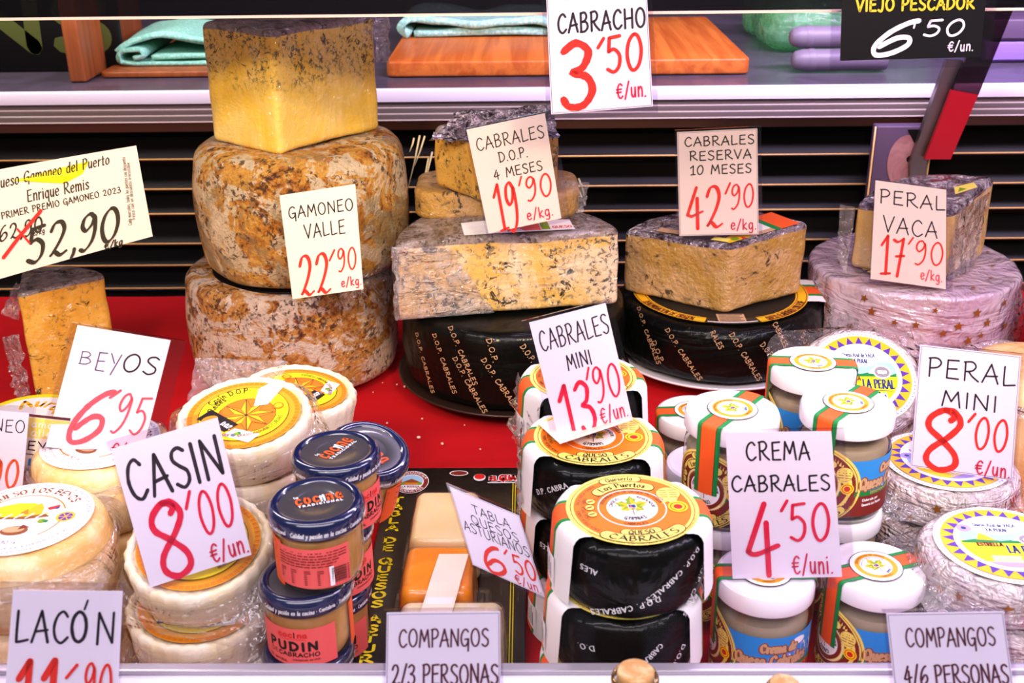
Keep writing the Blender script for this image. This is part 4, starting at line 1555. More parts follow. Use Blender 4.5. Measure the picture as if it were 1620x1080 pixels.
random.seed(11)
ik = Ink()
for s, z, r in ((0.036, 0.080, .0062), (0.016, 0.066, .0062), (0.030, 0.048, .006), (0.052, 0.066, .006), (0.046, 0.052, .0045), (-0.03, 0.067, .005), (-0.052, 0.067, .0045), (-0.078, 0.075, .006),
                (0.0, 0.058, .005), (0.075, 0.085, .005), (0.085, 0.055, .006), (-0.012, 0.085, .004), (-0.1, 0.05, .006), (0.01, 0.032, .006), (-0.05, 0.035, .006), (-0.088, 0.088, .005), (-0.075, 0.045, .005)):
    star(ik, s, z, r, M['gold_star'], random.uniform(-20, 20))
ik.build('gold_stars', pw, on_cyl(RP + 0.0025, -90), 0.0004, label='scattered gold stars')
ik = Ink()
for x, y, r in ((0.55, -0.55, .04), (0.7, -0.2, .035), (-0.75, -0.1, .04), (-0.6, 0.3, .04), (0.45, 0.5, .04), (0.8, 0.2, .035), (0.3, -0.8, .04)):
    star(ik, x, y, r, M['gold_star'], random.uniform(-20, 20))
ik.ring(-0.42, -0.28, 0.0, 0.16, M['print_yellow'], n=20)
for i in range(9):
    a = R_(40 * i)
    ik.poly([(-0.42 + 0.10 * math.cos(a), -0.28 + 0.10 * math.sin(a)), (-0.42 + 0.16 * math.cos(a - 0.2), -0.28 + 0.16 * math.sin(a - 0.2)), (-0.42 + 0.16 * math.cos(a + 0.2), -0.28 + 0.16 * math.sin(a + 0.2))], M['print_purple'])
ik.disc(-0.42, -0.28, 0.09, M['white'], n=18)
ik.build('top_label', pw, on_top(RP, 0.0985), 0.0028)
sheet_grid(pw, 'plastic_wrap', [(-RP - 0.004, -0.03, 0.085), (-RP * 0.7, -RP * 0.74, 0.06), (-RP * 0.62, -RP * 0.9, 0.0), (-RP - 0.012, -0.05, 0.0)], 18, 18, 0.009, 6, 3, M['film_crinkle'])
sheet_grid(pw, 'plastic_wrap', [(RP * 0.72, -RP * 0.74, 0.09), (RP * 1.0, -RP * 0.3, 0.092), (RP * 1.06, -RP * 0.32, 0.0), (RP * 0.74, -RP * 0.82, 0.0)], 14, 14, 0.007, 5, 13, M['film'])
p = at_z(1818, 500, 0.09)
pw2 = wheel('cheese_round', 'second lilac foil wheel cut off by the right edge of the view', 'cheese', 1818, 500, 0.0, 0.09, 0.106, M['lilac_foil'], 0.01, 0.0, (0.002, 24, 8), 'foil_wrap', group='lilac foil wheels')
pv = wedge('cheese_wedge', 'pale veined wedge in shiny film on top of the lilac foil wheel', 'cheese', (1492, 448), (1343, 426), (1557, 408), 0.1005, 0.083,
           M['peral'], M['rind_wedge'], 'big cheeses at the back', top_m=M['silver_foil'], bev=0.008, it=6, top_tilt=(1.3, 1.2))
sheet_grid(pv, 'plastic_wrap', [(-0.100, 0.030, 0.0), (-0.110, 0.036, 0.02), (-0.112, 0.040, 0.080), (-0.098, 0.026, 0.08)], 10, 18, 0.005, 6, 2, M['film_crinkle'])
sheet_grid(pv, 'plastic_wrap', [(0.0, -0.005, 0.004), (0.05, 0.045, 0.0), (0.056, 0.05, 0.09), (0.004, -0.004, 0.085)], 18, 18, 0.004, 7, 6, M['film_crinkle'])
ik = Ink()
ik.poly([(0.0, 0.0), (0.024, 0.002), (0.026, 0.02), (0.006, 0.022)], M['print_yellow'])
ik.poly([(0.004, 0.004), (0.014, 0.006), (0.010, 0.016)], M['print_leaf'])
ik.build('label_scrap', pv, lambda x, y, h: (x + 0.008, y + 0.024, 0.094 + 0.3 * x + h), 0.001)
# ------------------------------------------------------------------ band over a round thing (paper strap)
def band(name, parent, r, ztop, zbot, breaks, mats, off=0.0008, lip=0.004, label=None, ny=2, flare=0.0):
    """paper band over the top and down both sides; breaks: y limits, one material between each pair"""
    ys = []
    mi_y = []
    for k in range(len(breaks) - 1):
        for t in range(ny):
            ys.append(breaks[k] + (breaks[k + 1] - breaks[k]) * t / ny)
            mi_y.append(k)
    ys.append(breaks[-1])
    V, FF, MI = [], [], []
    rows = []
    for y in ys:
        X = math.sqrt(max(1e-9, r * r - y * y)) + off
        path = [(-X - flare, zbot)]
        for t in range(1, 5):
            path.append((-X - flare * (1 - t / 5), zbot + (ztop - lip - zbot) * t / 4))
        for a in (30, 60, 90):
            path.append((-X + lip * (1 - math.cos(R_(a))), ztop - lip + (lip + off) * math.sin(R_(a))))
        for t in range(1, 8):
            path.append(((-X + lip) + 2 * (X - lip) * t / 8, ztop + off))
        for a in (90, 60, 30):
            path.append((X - lip * (1 - math.cos(R_(a))), ztop - lip + (lip + off) * math.sin(R_(a))))
        for t in range(4, -1, -1):
            path.append((X + flare * (1 - t / 5), zbot + (ztop - lip - zbot) * t / 4))
        rows.append([(x, y, z) for x, z in path])
    m = len(rows[0])
    for rw in rows:
        V += rw
    for j in range(len(rows) - 1):
        for i in range(m - 1):
            FF.append((j * m + i, j * m + i + 1, (j + 1) * m + i + 1, (j + 1) * m + i)[::-1])
            MI.append(mi_y[j])
    return mk(name, V, FF, mats, parent, midx=MI, smooth=True, label=label)


def leaf(ink, cx, cy, r, m1='print_leaf', m2='print_gold', rot=0.0):
    for k, (a, l) in enumerate(((90, 1.0), (22, 0.95), (158, 0.95), (-35, 0.75), (215, 0.75))):
        a = R_(a + rot)
        ca, sa = math.cos(a), math.sin(a)

        def P(u, w):
            return (cx + r * (u * ca - w * sa), cy + r * (u * sa + w * ca))
        pts = [P(0, -.12), P(.3 * l, -.3), P(.42 * l, -.2), P(.66 * l, -.3), P(.72 * l, -.14), P(l, 0), P(.72 * l, .14), P(.66 * l, .3), P(.42 * l, .2), P(.3 * l, .3), P(0, .12)]
        ink.put([P(.45 * l, 0)] + pts, [(0, i + 1, (i + 1) % 11 + 1) for i in range(11)], M[m1 if k in (0, 2, 3) else m2])
        pts = [P(.1, -.04), P(.4 * l, -.16), P(.85 * l, 0), P(.4 * l, .05)]
        ink.put([P(.35 * l, -.02)] + pts, [(0, i + 1, (i + 1) % 4 + 1) for i in range(4)], M[m2 if k in (0, 2, 3) else m1])
    ink.line([(cx, cy - 0.2 * r), (cx + .03 * r, cy - 0.85 * r)], 0.03 * r, M['print_brown'])
    ink.rect(cx - .2 * r, cy - .22 * r, cx + .22 * r, cy + .14 * r, M['white'])
    ink.rect(cx - .17 * r, cy - .19 * r, cx + .19 * r, cy + .11 * r, M['print_navy'])
    ink.poly([(cx - .17 * r, cy - .19 * r), (cx + .02 * r, cy - .19 * r), (cx - .05 * r, cy + .06 * r)], M['print_salmon'])


def cartouche(ink, cx, cy, r, a_mid, span, half, m_fill, m_edge, edge=0.016, k=1.0):
    """bent plate with rounded ends on a circle of radius r"""
    for w_, m, in ((half + edge, m_edge), (half, m_fill)):
        pts = [(cx + r * math.cos(R_(a_mid - span / 2 + span * i / 14)), cy + r * math.sin(R_(a_mid - span / 2 + span * i / 14))) for i in range(15)]
        ink.line(pts, w_, m, cap=6)


def puertos_label(ink, number, body='print_orange', s=1.0):
    """round dairy label: yellow rim, coloured ring, leaf seal, plates with lettering"""
    K, Y = M['print_black'], M['print_yellow']
    ink.disc(0, 0, 1.0 * s, Y, n=64, rings=4)
    ink.ring(0, 0, .925 * s, .94 * s, M['print_brown'], n=64)
    ink.arc('DENOMINACION DE ORIGEN PROTEGIDA CABRALES', 0, 0, .975 * s, -80, .035 * s, M['print_brown'], .004 * s, inside=True, span=120)
    ink.disc(0, 0, .885 * s, M[body], n=64, rings=4)
    for a in (150, 180, 205):
        ink.arc('VACA OVEJA CABRA', 0, 0, (.80 if a != 180 else .72) * s, a, .05 * s, M['print_brown'], .007 * s)
    ink.arc('ELABORADO CON LECHE CRUDA', 0, 0, .56 * s, 105, .05 * s, M['print_brown'], .006 * s)
    ink.arc('DENOMINACION DE ORIGEN PROTEGIDA', 0, 0, .44 * s, 90, .055 * s, M['print_brown'], .007 * s, span=150)
    ink.ring(0, 0, .505 * s, .52 * s, M['white'], n=56)
    ink.arc('CABRALES', 0, 0, .475 * s, -90, .06 * s, M['print_brown'], .008 * s, inside=True)
    ink.disc(0, 0, .385 * s, M['white'], n=48)
    ink.arc('CONSEJO', 0, 0, .30 * s, 150, .05 * s, M['print_black'], .007 * s)
    ink.arc('REGULADOR', 0, 0, .30 * s, 35, .05 * s, M['print_black'], .007 * s)
    leaf(ink, 0, .05 * s, .30 * s)
    ink.arc(number, 0, 0, .345 * s, -88, .085 * s, K, .008 * s, inside=True, span=62)
    # plates
    cartouche(ink, 0, 0, .845 * s, 96, 34, .078 * s, Y, K)
    cartouche(ink, 0, 0, .655 * s, 98, 74, .092 * s, Y, K)
    ink.arc('Quesería', 0, 0, .80 * s, 97, .105 * s, K, .008 * s, calli=0.5, span=29)
    ink.arc('Los Puertos', 0, 0, .60 * s, 98, .12 * s, K, .011 * s, calli=0.5, span=66)
    cartouche(ink, 0, 0, .69 * s, -86, 38, .075 * s, Y, K)
    cartouche(ink, 0, 0, .85 * s, -84, 78, .095 * s, Y, K)
    ink.arc('QUESO', 0, 0, .735 * s, -86, .1 * s, K, .010 * s, calli=0.5, inside=True, span=32)
    ink.arc('CABRALES', 0, 0, .91 * s, -84, .125 * s, K, .013 * s, calli=0.5, inside=True, span=72)
    # award plate, seal, three little animals
    ink.disc(.60 * s, .36 * s, .19 * s, M['print_brown'], n=24)
    ink.poly([(.52 * s, .24 * s), (.46 * s, .08 * s), (.56 * s, .14 * s), (.66 * s, .05 * s), (.74 * s, .26 * s)], Y)
    ink.disc(.60 * s, .36 * s, .18 * s, Y, n=24)
    for q in range(4):
        ink.line([(.47 * s, (.46 - .065 * q) * s), (.58 * s, (.46 - .065 * q) * s)], .009 * s, M['print_brown'])
        ink.line([(.62 * s, (.46 - .065 * q) * s), (.73 * s, (.46 - .065 * q) * s)], .009 * s, M['print_brown'])
    ink.disc(.69 * s, -.02 * s, .15 * s, M['print_lemon'], n=26)
    ink.ring(.69 * s, -.02 * s, .10 * s, .125 * s, M['print_stripe'], n=26)
    ink.disc(.69 * s, -.02 * s, .07 * s, M['print_red'], n=16)
    for q, a in enumerate((163, 178, 195)):
        x, y = .64 * s * math.cos(R_(a)), .64 * s * math.sin(R_(a))
        ink.disc(x, y, .075 * s, K, n=16)
        ink.disc(x, y, .068 * s, Y, n=16)
        ink.line([(x - .04 * s, y - .01 * s), (x + .03 * s, y + .015 * s)], .018 * s, M['print_brown'])


# ------------------------------------------------------------------ mini cabrales in black foil
RM, HM = 0.0475, 0.0535
ZM0 = -0.001
mini_cache = {}


def mini_cabrales(label, x, y, z, rot, number, seed, items):
    t = thing('mini_cheese', label, 'cheese', (x, y, z), (0, 0, R_(rot)), 'small black foil cheeses')
    v, f, _ = prism(circle(RM, 96), 0, HM - 0.001, 0.010, 14, 5, 8, 0.0015)
    v = wobble(v, 0.0016, 30, seed)
    v = [(a, b, min(max(0, c), HM - 0.0004)) for a, b, c in v]
    mk('foil_wrap', v, f, M['black_foil'], t)
    band('paper_band', t, RM + 0.0022, HM, 0.004, [-.031, -.0125, -.009, .009, .0125, .031],
         [M['band_white'], M['print_green'], M['print_stripe'], M['print_green'], M['band_white']], 0.0010, 0.006, 'white paper band with green and orange stripes', 3, 0.0035)
    ik = Ink()
    puertos_label(ik, number)
    ik.build('round_label', t, lambda a, b, h: (a * 0.0425, b * 0.0425, HM + h + 0.0010), 0.0004, 0.00001, label='round yellow and orange label')
    ik = Ink()
    foil_text(ik, items, M['white'], 0.0037)
    ik.build('lettering', t, on_cyl(RM + 0.0024, -90), 0.0006, label='small white lettering')
    ik = Ink()
    ik.rect(-0.009, 0.008, 0.009, 0.030, M['white'], 4, 2)
    for q in range(4):
        ik.rect(-0.006 + 0.003 * q, 0.011, -0.005 + 0.003 * q, 0.027 - 0.004 * (q % 2), M['print_black'])
    ik.build('weight_sticker', t, on_cyl(RM + 0.0058, 180 + 8), 0.0006, label='white weight sticker')
    return t


TXT = [[(0.022, 0.033, 216, 'D.O.P. CABRALES'), (-0.010, 0.013, 198, 'D.O.P. CABRALES'), (-0.034, 0.036, 176, 'ALES'), (0.042, 0.020, 232, 'D.O.P. CAB'), (0.036, 0.006, 220, 'RALES')],
       [(-0.030, 0.034, 30, 'D.P. CABRA'), (0.018, 0.038, 40, 'ES'), (0.02, 0.014, 40, 'D.O.P. CABRALES')],
       [(0.014, 0.030, 224, 'CABRALES'), (-0.026, 0.034, 190, 'D.O.'), (0.035, 0.02, 235, 'D.O.P. C')]]
ZT = ZM0 + 3 * HM
stacks = []
p3 = at_z(1000, 806, ZT)
p2 = at_z(938, 692, ZT)
p1 = at_z(922, 598, ZT)
mini = []
names = [(p3, 3, ('front pile top: black cheese with the fully visible orange Queso Cabrales label', 'front pile middle: black cheese whose label is half covered by the one above', 'front pile bottom: black cheese hidden behind the front rail')),
         (p2, -4, ('black cheese carrying the Cabrales Mini price sign', 'black cheese second from the top under the Cabrales Mini sign', 'lowest black cheese of the pile under the Cabrales Mini sign')),
         (p1, 10, ('black cheese at the back, behind the Cabrales Mini sign', 'second black cheese of the back pile behind the Cabrales Mini sign', 'lowest black cheese of the back pile behind the Cabrales Mini sign'))]
for k, (pp, rot, labs) in enumerate(names):
    for lvl in range(3):
        z = ZT - HM * (lvl + 1)
        dx = (-0.004, 0.003, 0.0)[k] * lvl
        num = ('G789843', 'G789891', 'G789870')[k]
        if lvl < 2 and k < 2 or lvl == 0:
            t = mini_cabrales(labs[lvl], pp.x + dx, pp.y - (0.002 if k == 0 else 0) * lvl, z, rot - 5 * lvl, num, 3 + k + lvl * 5, TXT[(k + lvl * 2) % 3])
            mini.append(t)
        else:
            dup(mini[0], (pp.x + dx, pp.y - (0.002 if k == 0 else 0) * lvl, z), (0, 0, R_(rot + 7 * lvl)), labs[lvl])
sheet_grid(mini[2], 'plastic_wrap', [(-0.052, -0.03, 0.0), (-0.054, 0.02, 0.001), (-0.054, 0.03, 0.05), (-0.052, -0.02, 0.052)], 14, 14, 0.006, 6, 4, M['film'])
m1 = mini[-1]
sheet_grid(m1, 'plastic_wrap', [(-0.05, -0.04, 0.0), (-0.057, 0.01, 0.0), (-0.05, 0.02, 0.054), (-0.04, -0.03, 0.05)], 14, 14, 0.008, 5, 14, M['film'])

# ------------------------------------------------------------------ jars of cheese cream with white lids
RJ, HJ = 0.0340, 0.085


def cream_jar(label, x, y, z, rot):
    t = thing('cream_jar', label, 'jar', (x, y, z), (0, 0, R_(rot)), 'white-lidded cheese cream jars')
    prof = [(0, 0), (RJ - 0.005, 0), (RJ - 0.0015, 0.002), (RJ, 0.006), (RJ, 0.056), (RJ - 0.0008, 0.061), (RJ - 0.004, 0.0655), (RJ - 0.0045, 0.0725)]
    v, f = lathe(prof, 72)
    mk('glass_body', v, f, M['glass'], t)
    prof = [(0, 0.003), (RJ - 0.006, 0.003), (RJ - 0.0024, 0.007), (RJ - 0.0022, 0.0560), (RJ - 0.004, 0.0592), (RJ - 0.008, 0.0605), (0, 0.061)]
    v, f = lathe(prof, 64)
    mk('cheese_cream', v, f, M['cream_fill'], t, sharp=40)
    r = RJ + 0.0006
    prof = [(r - 0.003, 0.0715), (r - 0.0004, 0.0708), (r, 0.072), (r, 0.0815), (r - 0.0012, 0.084), (r - 0.0035, 0.0850), (r - 0.006, 0.0844), (r - 0.009, 0.0842), (0.012, 0.0846), (0, 0.0846)]
    v, f = lathe(prof, 80)
    mk('lid', v, f, M['lid_white'], t, sharp=32)
    band('paper_strap', t, r + 0.0002, HJ, 0.03, [-.0094, -.0062, -.0058, .0058, .0062, .0094],
         [M['print_green'], M['print_black'], M['print_stripe'], M['print_black'], M['print_green']], 0.0004, 0.003,
         'orange and green paper strap over the lid', 2)
    ik = Ink()
    ik.disc(0, 0, 1.0, M['print_black'], n=48, rings=2)
    ik.disc(0, 0, 0.965, M['white'], n=48, rings=2)
    ik.disc(0, 0, 0.80, M['print_ochre'], n=48, rings=2)
    ik.arc('CABRALES', 0, 0, .73, -90, .08, M['print_brown'], .010, inside=True)
    ik.arc('DENOMINACION DE ORIGEN', 0, 0, .67, 90, .08, M['print_brown'], .010, span=120)
    ik.disc(0, 0, 0.60, M['white'], n=40)
    ik.arc('CONSEJO REGULADOR', 0, 0, .50, 100, .07, M['print_navy'], .009, span=150)
    leaf(ik, 0, .02, .50, 'print_gold', 'print_leaf', 12)
    ik.arc('G0912', 0, 0, .56, -60, .09, M['print_navy'], .010, inside=True)
    ik.build('lid_sticker', t, lambda a, b, h: (a * 0.0185, b * 0.0185, HJ + 0.0005 + h), 0.0002, 0.000012, label='round white sticker with an orange ring and a yellow leaf')
    # wrap-round picture label
    ik = Ink()
    L0 = -0.012
    ik.rect(L0, 0.008, 0.078, 0.0545, M['print_blue'], 26, 4)
    peaks = [(L0, .030), (.012, .036), (.022, .0375), (.030, .034), (.036, .038), (.045, .043), (.050, .040), (.055, .047), (.061, .050), (.066, .044), (.072, .051), (.078, .046)]
    ik.put([q for a, b in peaks for q in ((a, .020), (a, b))], [(2 * i, 2 * i + 2, 2 * i + 3, 2 * i + 1) for i in range(len(peaks) - 1)], M['print_lilac'])
    pk2 = [(a, b - 0.006 - 0.004 * ((i * 7) % 3)) for i, (a, b) in enumerate(peaks)]
    ik.put([q for a, b in pk2 for q in ((a, .018), (a, b))], [(2 * i, 2 * i + 2, 2 * i + 3, 2 * i + 1) for i in range(len(peaks) - 1)], M['print_navy'])
    for a, b in ((.016, .033), (.032, .030), (.050, .036), (.063, .042), (.071, .04)):
        ik.poly([(a - .004, b - .004), (a + .001, b + .004), (a + .004, b - .003), (a + .001, b - .006)], M['white'])
    ik.disc(.058, .0485, .006, M['white'], ry=.003, n=18)
    ik.rect(L0, 0.0250, 0.078, 0.0290, M['print_green'], 26, 1)
    ik.rect(L0, 0.008, 0.078, 0.0250, M['print_maroon'], 26, 1)
    ik.rect(.046, 0.0105, 0.072, 0.0270, M['print_red'], 8, 1)
    for q in range(4):
        ik.line([(.049 + .001 * q, .0245 - .0030 * q), (.069 - .001 * q, .0245 - .0030 * q)], .0005, M['print_yellow'])
    for off, m, w_ in ((0.0, 'print_brown', .0017), (0.0, 'print_tan', .0009)):
        ik.text('Crema de', .030, .0425, .056, .0490, M[m], w_, calli=0.4)
        ik.text('Queso Cabrales', .013, .0310, .066, .0395, M[m], w_, calli=0.4)
    ik.text('DENOMINACION DE ORIGEN', .022, .0262, .06, .0282, M['print_tan'], .0002)
    ik.text('Elaborado por', .016, .0205, .030, .0225, M['white'], .0002)
    ik.text('Queseria Los Puertos', .016, .0165, .034, .0185, M['white'], .0002)

    def put(px, py, s):
        return lambda a, b: (px + a * s, py + b * s)
    sub = Ink()
    puertos_label(sub, 'G789612', 'print_maroon')
    for v, f, m, k in sub.items:
        ik.items.append(([(-0.018 + a * 0.0315, 0.0325 + b * 0.0315) for a, b in v if True], f, m, ik.k + k))
    ik.k += sub.k
    mp = on_cyl(RJ + 0.0002, 180 + 29, 0)
    ik.build('body_label', t, lambda a, b, h: mp(a, max(b, 0.0045), h), 0.0003, 0.000008, label='maroon round label beside a blue mountain picture')
    return t


jar_specs = [
    (1211, 902, HJ, 0, 'white-lidded cream jar standing behind the front rail under the Crema Cabrales sign'),
    (1386, 894, HJ, 20, 'front cream jar right of the Crema Cabrales sign with its leaf sticker fully visible'),
    (1159, 647, 2 * HJ, 52, 'upper cream jar above the top left corner of the Crema Cabrales sign'),
    (1159, 647, HJ, 40, 'lower cream jar hidden behind the Crema Cabrales sign'),
    (1286, 573, 2 * HJ, -6, 'rearmost upper cream jar, in front of the tilted bagged cheese'),
    (1286, 573, HJ, 10, 'lower cream jar under the rearmost upper one'),
    (1342, 637, 2 * HJ, 48, 'upper cream jar at the top right corner of the Crema Cabrales sign'),
    (1342, 637, HJ, 20, 'lower cream jar under the one at the top right of the Crema sign'),
    (1099, 648, HJ, 3, 'cream jar half hidden at the far left of the white lids, with a level strap'),
    (1120, 729, HJ, 80, 'cream jar whose plain lid peeks out left of the slanting-strap jar'),
]
proto_jar = None
for px, py, zt, rot, lab in jar_specs:
    if zt > HJ:
        q = at_z(px, py, zt)
    else:
        q = at_z(px, py, HJ)
        twin = [s for s in jar_specs if s[0] == px and s[1] == py and s[2] > HJ]
        if twin:
            q = at_z(px, py, 2 * HJ)
    loc = (q.x, q.y, zt - HJ - 0.001 + (0.0012 if zt > HJ else 0))
    if proto_jar is None:
        proto_jar = cream_jar(lab, *loc, rot)
    else:
        dup(proto_jar, loc, (0, 0, R_(rot)), lab)

# ------------------------------------------------------------------ pudding jars with navy lids
RU, HU = 0.0298, 0.0555


def pudding_jar(label, x, y, z, rot, tilt=(0, 0)):
    t = thing('pudding_jar', label, 'jar', (x, y, z), (R_(tilt[0]), R_(tilt[1]), R_(rot)), 'navy-lidded pudding jars')
    rb = RU - 0.0012
    prof = [(0, 0), (rb - 0.006, 0), (rb - 0.003, 0.0015), (rb - 0.001, 0.006), (rb, 0.014), (rb, 0.036), (rb - 0.0012, 0.041), (rb - 0.002, 0.044)]
    v, f = lathe(prof, 64)
    mk('glass_body', v, f, M['glass'], t)
    prof = [(0, 0.0025), (rb - 0.005, 0.0025), (rb - 0.0022, 0.008), (rb - 0.0014, 0.015), (rb - 0.0014, 0.0385), (rb - 0.005, 0.042), (0, 0.042)]
    v, f = lathe(prof, 56)
    mk('fish_pudding', v, f, M['pudding'], t, sharp=40)
    r = RU + 0.0012
    prof = [(r - 0.002, 0.0432), (r - 0.0003, 0.0428), (r, 0.0438), (r, 0.0505), (r - 0.0005, 0.0525), (r - 0.0018, 0.0545), (r - 0.0038, 0.0555), (r - 0.0058, 0.0553), (r - 0.0070, 0.0543), (r - 0.0075, 0.0538)]
    v, f = lathe(prof, 80)
    lid = mk('lid', v, f, M['lid_navy'], t)
    prof = [(r - 0.0074, 0.0538), (0.014, 0.0542), (0.0132, 0.0538), (0.0125, 0.0536), (0, 0.0537)]
    v, f = lathe(prof, 64)
    mk('lid_centre', v, f, M['lid_grey'], lid, label='dark grey lid centre')
    ik = Ink()
    O, Wt = M['print_stripe'], M['white']
    ik.text('coc', -.62, -.12, .10, .40, O, .036, gap=2.6)
    ik.text('na', .36, -.12, .82, .40, O, .036, gap=2.6)
    ik.line([(.17, -.13), (.17, .12)], .026, Wt)
    ik.disc(.17, .14, .045, Wt, ry=.08, n=12)
    ik.line([(.27, -.13), (.27, .10)], .026, Wt)
    ik.line([(.27, .02), (.26, .22)], .035, Wt)
    ik.disc(-.30, .2, .05, O, n=8)
    ik.text('la', -.64, .27, -.50, .38, Wt, .012)
    ik.text('TRADICIONAL', -.58, -.30, .80, -.20, Wt, .014, gap=5)
    ik.build('lid_print', lid, lambda a, b, h: (a * 0.0205, b * 0.0205, 0.0543 + h), 0.0002, label='orange and white lettering on the lid')
    ik = Ink()
    ik.text('Calidad y pasión en la cocina', -0.0225, 0.0456, 0.0135, 0.0487, Wt, .00022, slant=0.2)
    ik.text('• Cantabria • Tradicional', 0.0150, 0.0460, 0.044, 0.0487, Wt, .0002)
    ik.text('Cantabria • Cocina Tradicional', -0.062, 0.0460, -0.026, 0.0487, Wt, .0002)
    ik.text('Calidad y pasión en la cocina', 0.048, 0.0456, 0.084, 0.0487, Wt, .00022, slant=0.2)
    ik.build('rim_print', lid, on_cyl(r, -90), 0.0002, label='white lettering round the lid rim')
    # front label: product name; back label: ingredients and bar code
    ik = Ink()
    S, K = M['print_salmon'], M['print_black']
    ik.rect(-.034, .004, .026, .033, S, 22, 2)
    ik.text('coc', -.013, .0262, -.003, .0300, M['print_red'], .0006)
    ik.text('na', .0005, .0262, .0065, .0300, M['print_red'], .0006)
    ik.line([(-.0015, .026), (-.0015, .0302)], .0004, K)
    ik.text('TRADICIONAL', -.012, .0242, .006, .0253, M['print_red'], .00016, gap=4)
    ik.text('PUDIN', -.021, .0160, .013, .0222, K, .00095, gap=3)
    ik.text('DE', -.021, .0112, -.015, .0142, K, .0002)
    ik.text('CABRACHO', -.0140, .0112, .014, .0142, K, .00038)
    ik.text('100% NATURAL', -.024, .0060, -.008, .0078, K, .00015)
    ik.text('CONSERVAR EN FRIO', -.004, .0080, .014, .0092, K, .00012)
    ik.build('front_label', t, on_cyl(rb, -90), 0.0003, 0.000015, label='salmon pink front label with bold dark lettering')
    ik = Ink()
    ik.rect(-.034, .007, .018, .036, M['print_salmon'], 20, 2)
    random.seed(5)
    for q in range(6):
        x = -.030
        while x < .015 - .002 * q:
            l = random.uniform(.0015, .006)
            ik.rect(x, .0325 - .0019 * q, min(x + l, .016), .0333 - .0019 * q, M['print_maroon'])
            x += l + .0007
    for c, x in enumerate((-.029, -.021, -.012, -.004)):
        for q in range(8 if c else 6):
            ik.rect(x, .0200 - .0014 * q, x + (.004 if q < 2 else .0016), .0207 - .0014 * q, M['print_maroon'])
    ik.rect(.0035, .0088, .0062, .0232, M['white'], 6, 1)
    for q in range(19):
        z = .0105 + .00062 * q
        ik.rect(.0048, z, .0142, z + (.0002 + .0002 * ((q * 7) % 3) * 0.6), M['print_black'])
    for q in range(8):
        ik.rect(.0150, .0105 + .0015 * q, .0160, .0113 + .0015 * q, M['print_black'])
    ik.build('back_label', t, on_cyl(rb, 90), 0.0003, 0.000015, label='salmon pink back label with a bar code')
    ik = Ink()
    ik.rect(-.010, .004, .010, .038, M['print_stripe'], 6, 2)
    for q in range(15):
        ik.rect(-.009, .006 + .002 * q, .009 - .003 * (q % 3), .0068 + .002 * q, M['print_maroon'])
    ik.build('side_label', t, on_cyl(rb, 0 + 12), 0.0003, label='orange side label with dark lines')
    return t


ZU = 3 * HU
q2, q1 = at_z(500, 796, ZU), at_z(531, 717, ZU)
pj = pudding_jar('navy-lidded jar with bar code label, top of the nearest pudding pile', q2.x, q2.y, 2 * HU + 0.0035, 180 + 14)
for ch_ in kids(pj):
    if ch_.name.startswith('lid'):
        ch_.rotation_euler = (0, 0, R_(-194 + 20))
dup(pj, (q2.x - 0.011, q2.y - 0.002, HU + 0.003), (0, 0, R_(-6)), 'pudding jar with the big dark Pudin lettering, under the bar code jar')
dup(pj, (q2.x - 0.014, q2.y - 0.002, 0.0025), (0, 0, R_(30)), 'lowest pudding jar of the nearest pile, hidden by the front rail')
dup(pj, (q1.x, q1.y, 2 * HU + 0.004), (0, 0, R_(62)), 'navy-lidded jar with upright orange lettering, top of the second pudding pile')
dup(pj, (q1.x - 0.009, q1.y + 0.003, HU + 0.003), (0, 0, R_(52)), 'middle pudding jar of the second pile, its lid edge showing right of the front pile')
dup(pj, (q1.x - 0.014, q1.y + 0.003, 0.0025), (0, 0, R_(20)), 'lowest pudding jar of the second pile')
q4 = at_z(583, 716, 0.148)
q4 = Vector((q4.x, q4.y + 0.006, 0))
dup(pj, (q4.x - 0.013, q4.y + 0.004, 0.101), (R_(0), R_(19), R_(-40)), 'tilted navy-lidded jar leaning behind the pudding piles')
dup(pj, (q4.x - 0.050, q4.y + 0.052, 0.036), (0, 0, R_(70)), 'upright pudding jar under the tilted one')
for o_ in COL.objects:
    if o_.name.startswith('pudding_jar.'):
        for ch_ in kids(o_):
            if ch_.name.startswith('lid'):
                ch_.rotation_euler = (0, 0, 0)
bx = thing('low_box', 'low plain carton under the tilted pudding jar', 'box', (q4.x - 0.050, q4.y + 0.052, -0.004))
mk('carton_body', *box(-0.03, 0.03, -0.03, 0.03, 0, 0.0392, 0.001), M['board_dark'], bx, sharp=40)
mk('carton_flap', *box(-0.029, 0.0, -0.029, 0.029, 0.0392, 0.0398), M['board_dark'], bx, smooth=False)

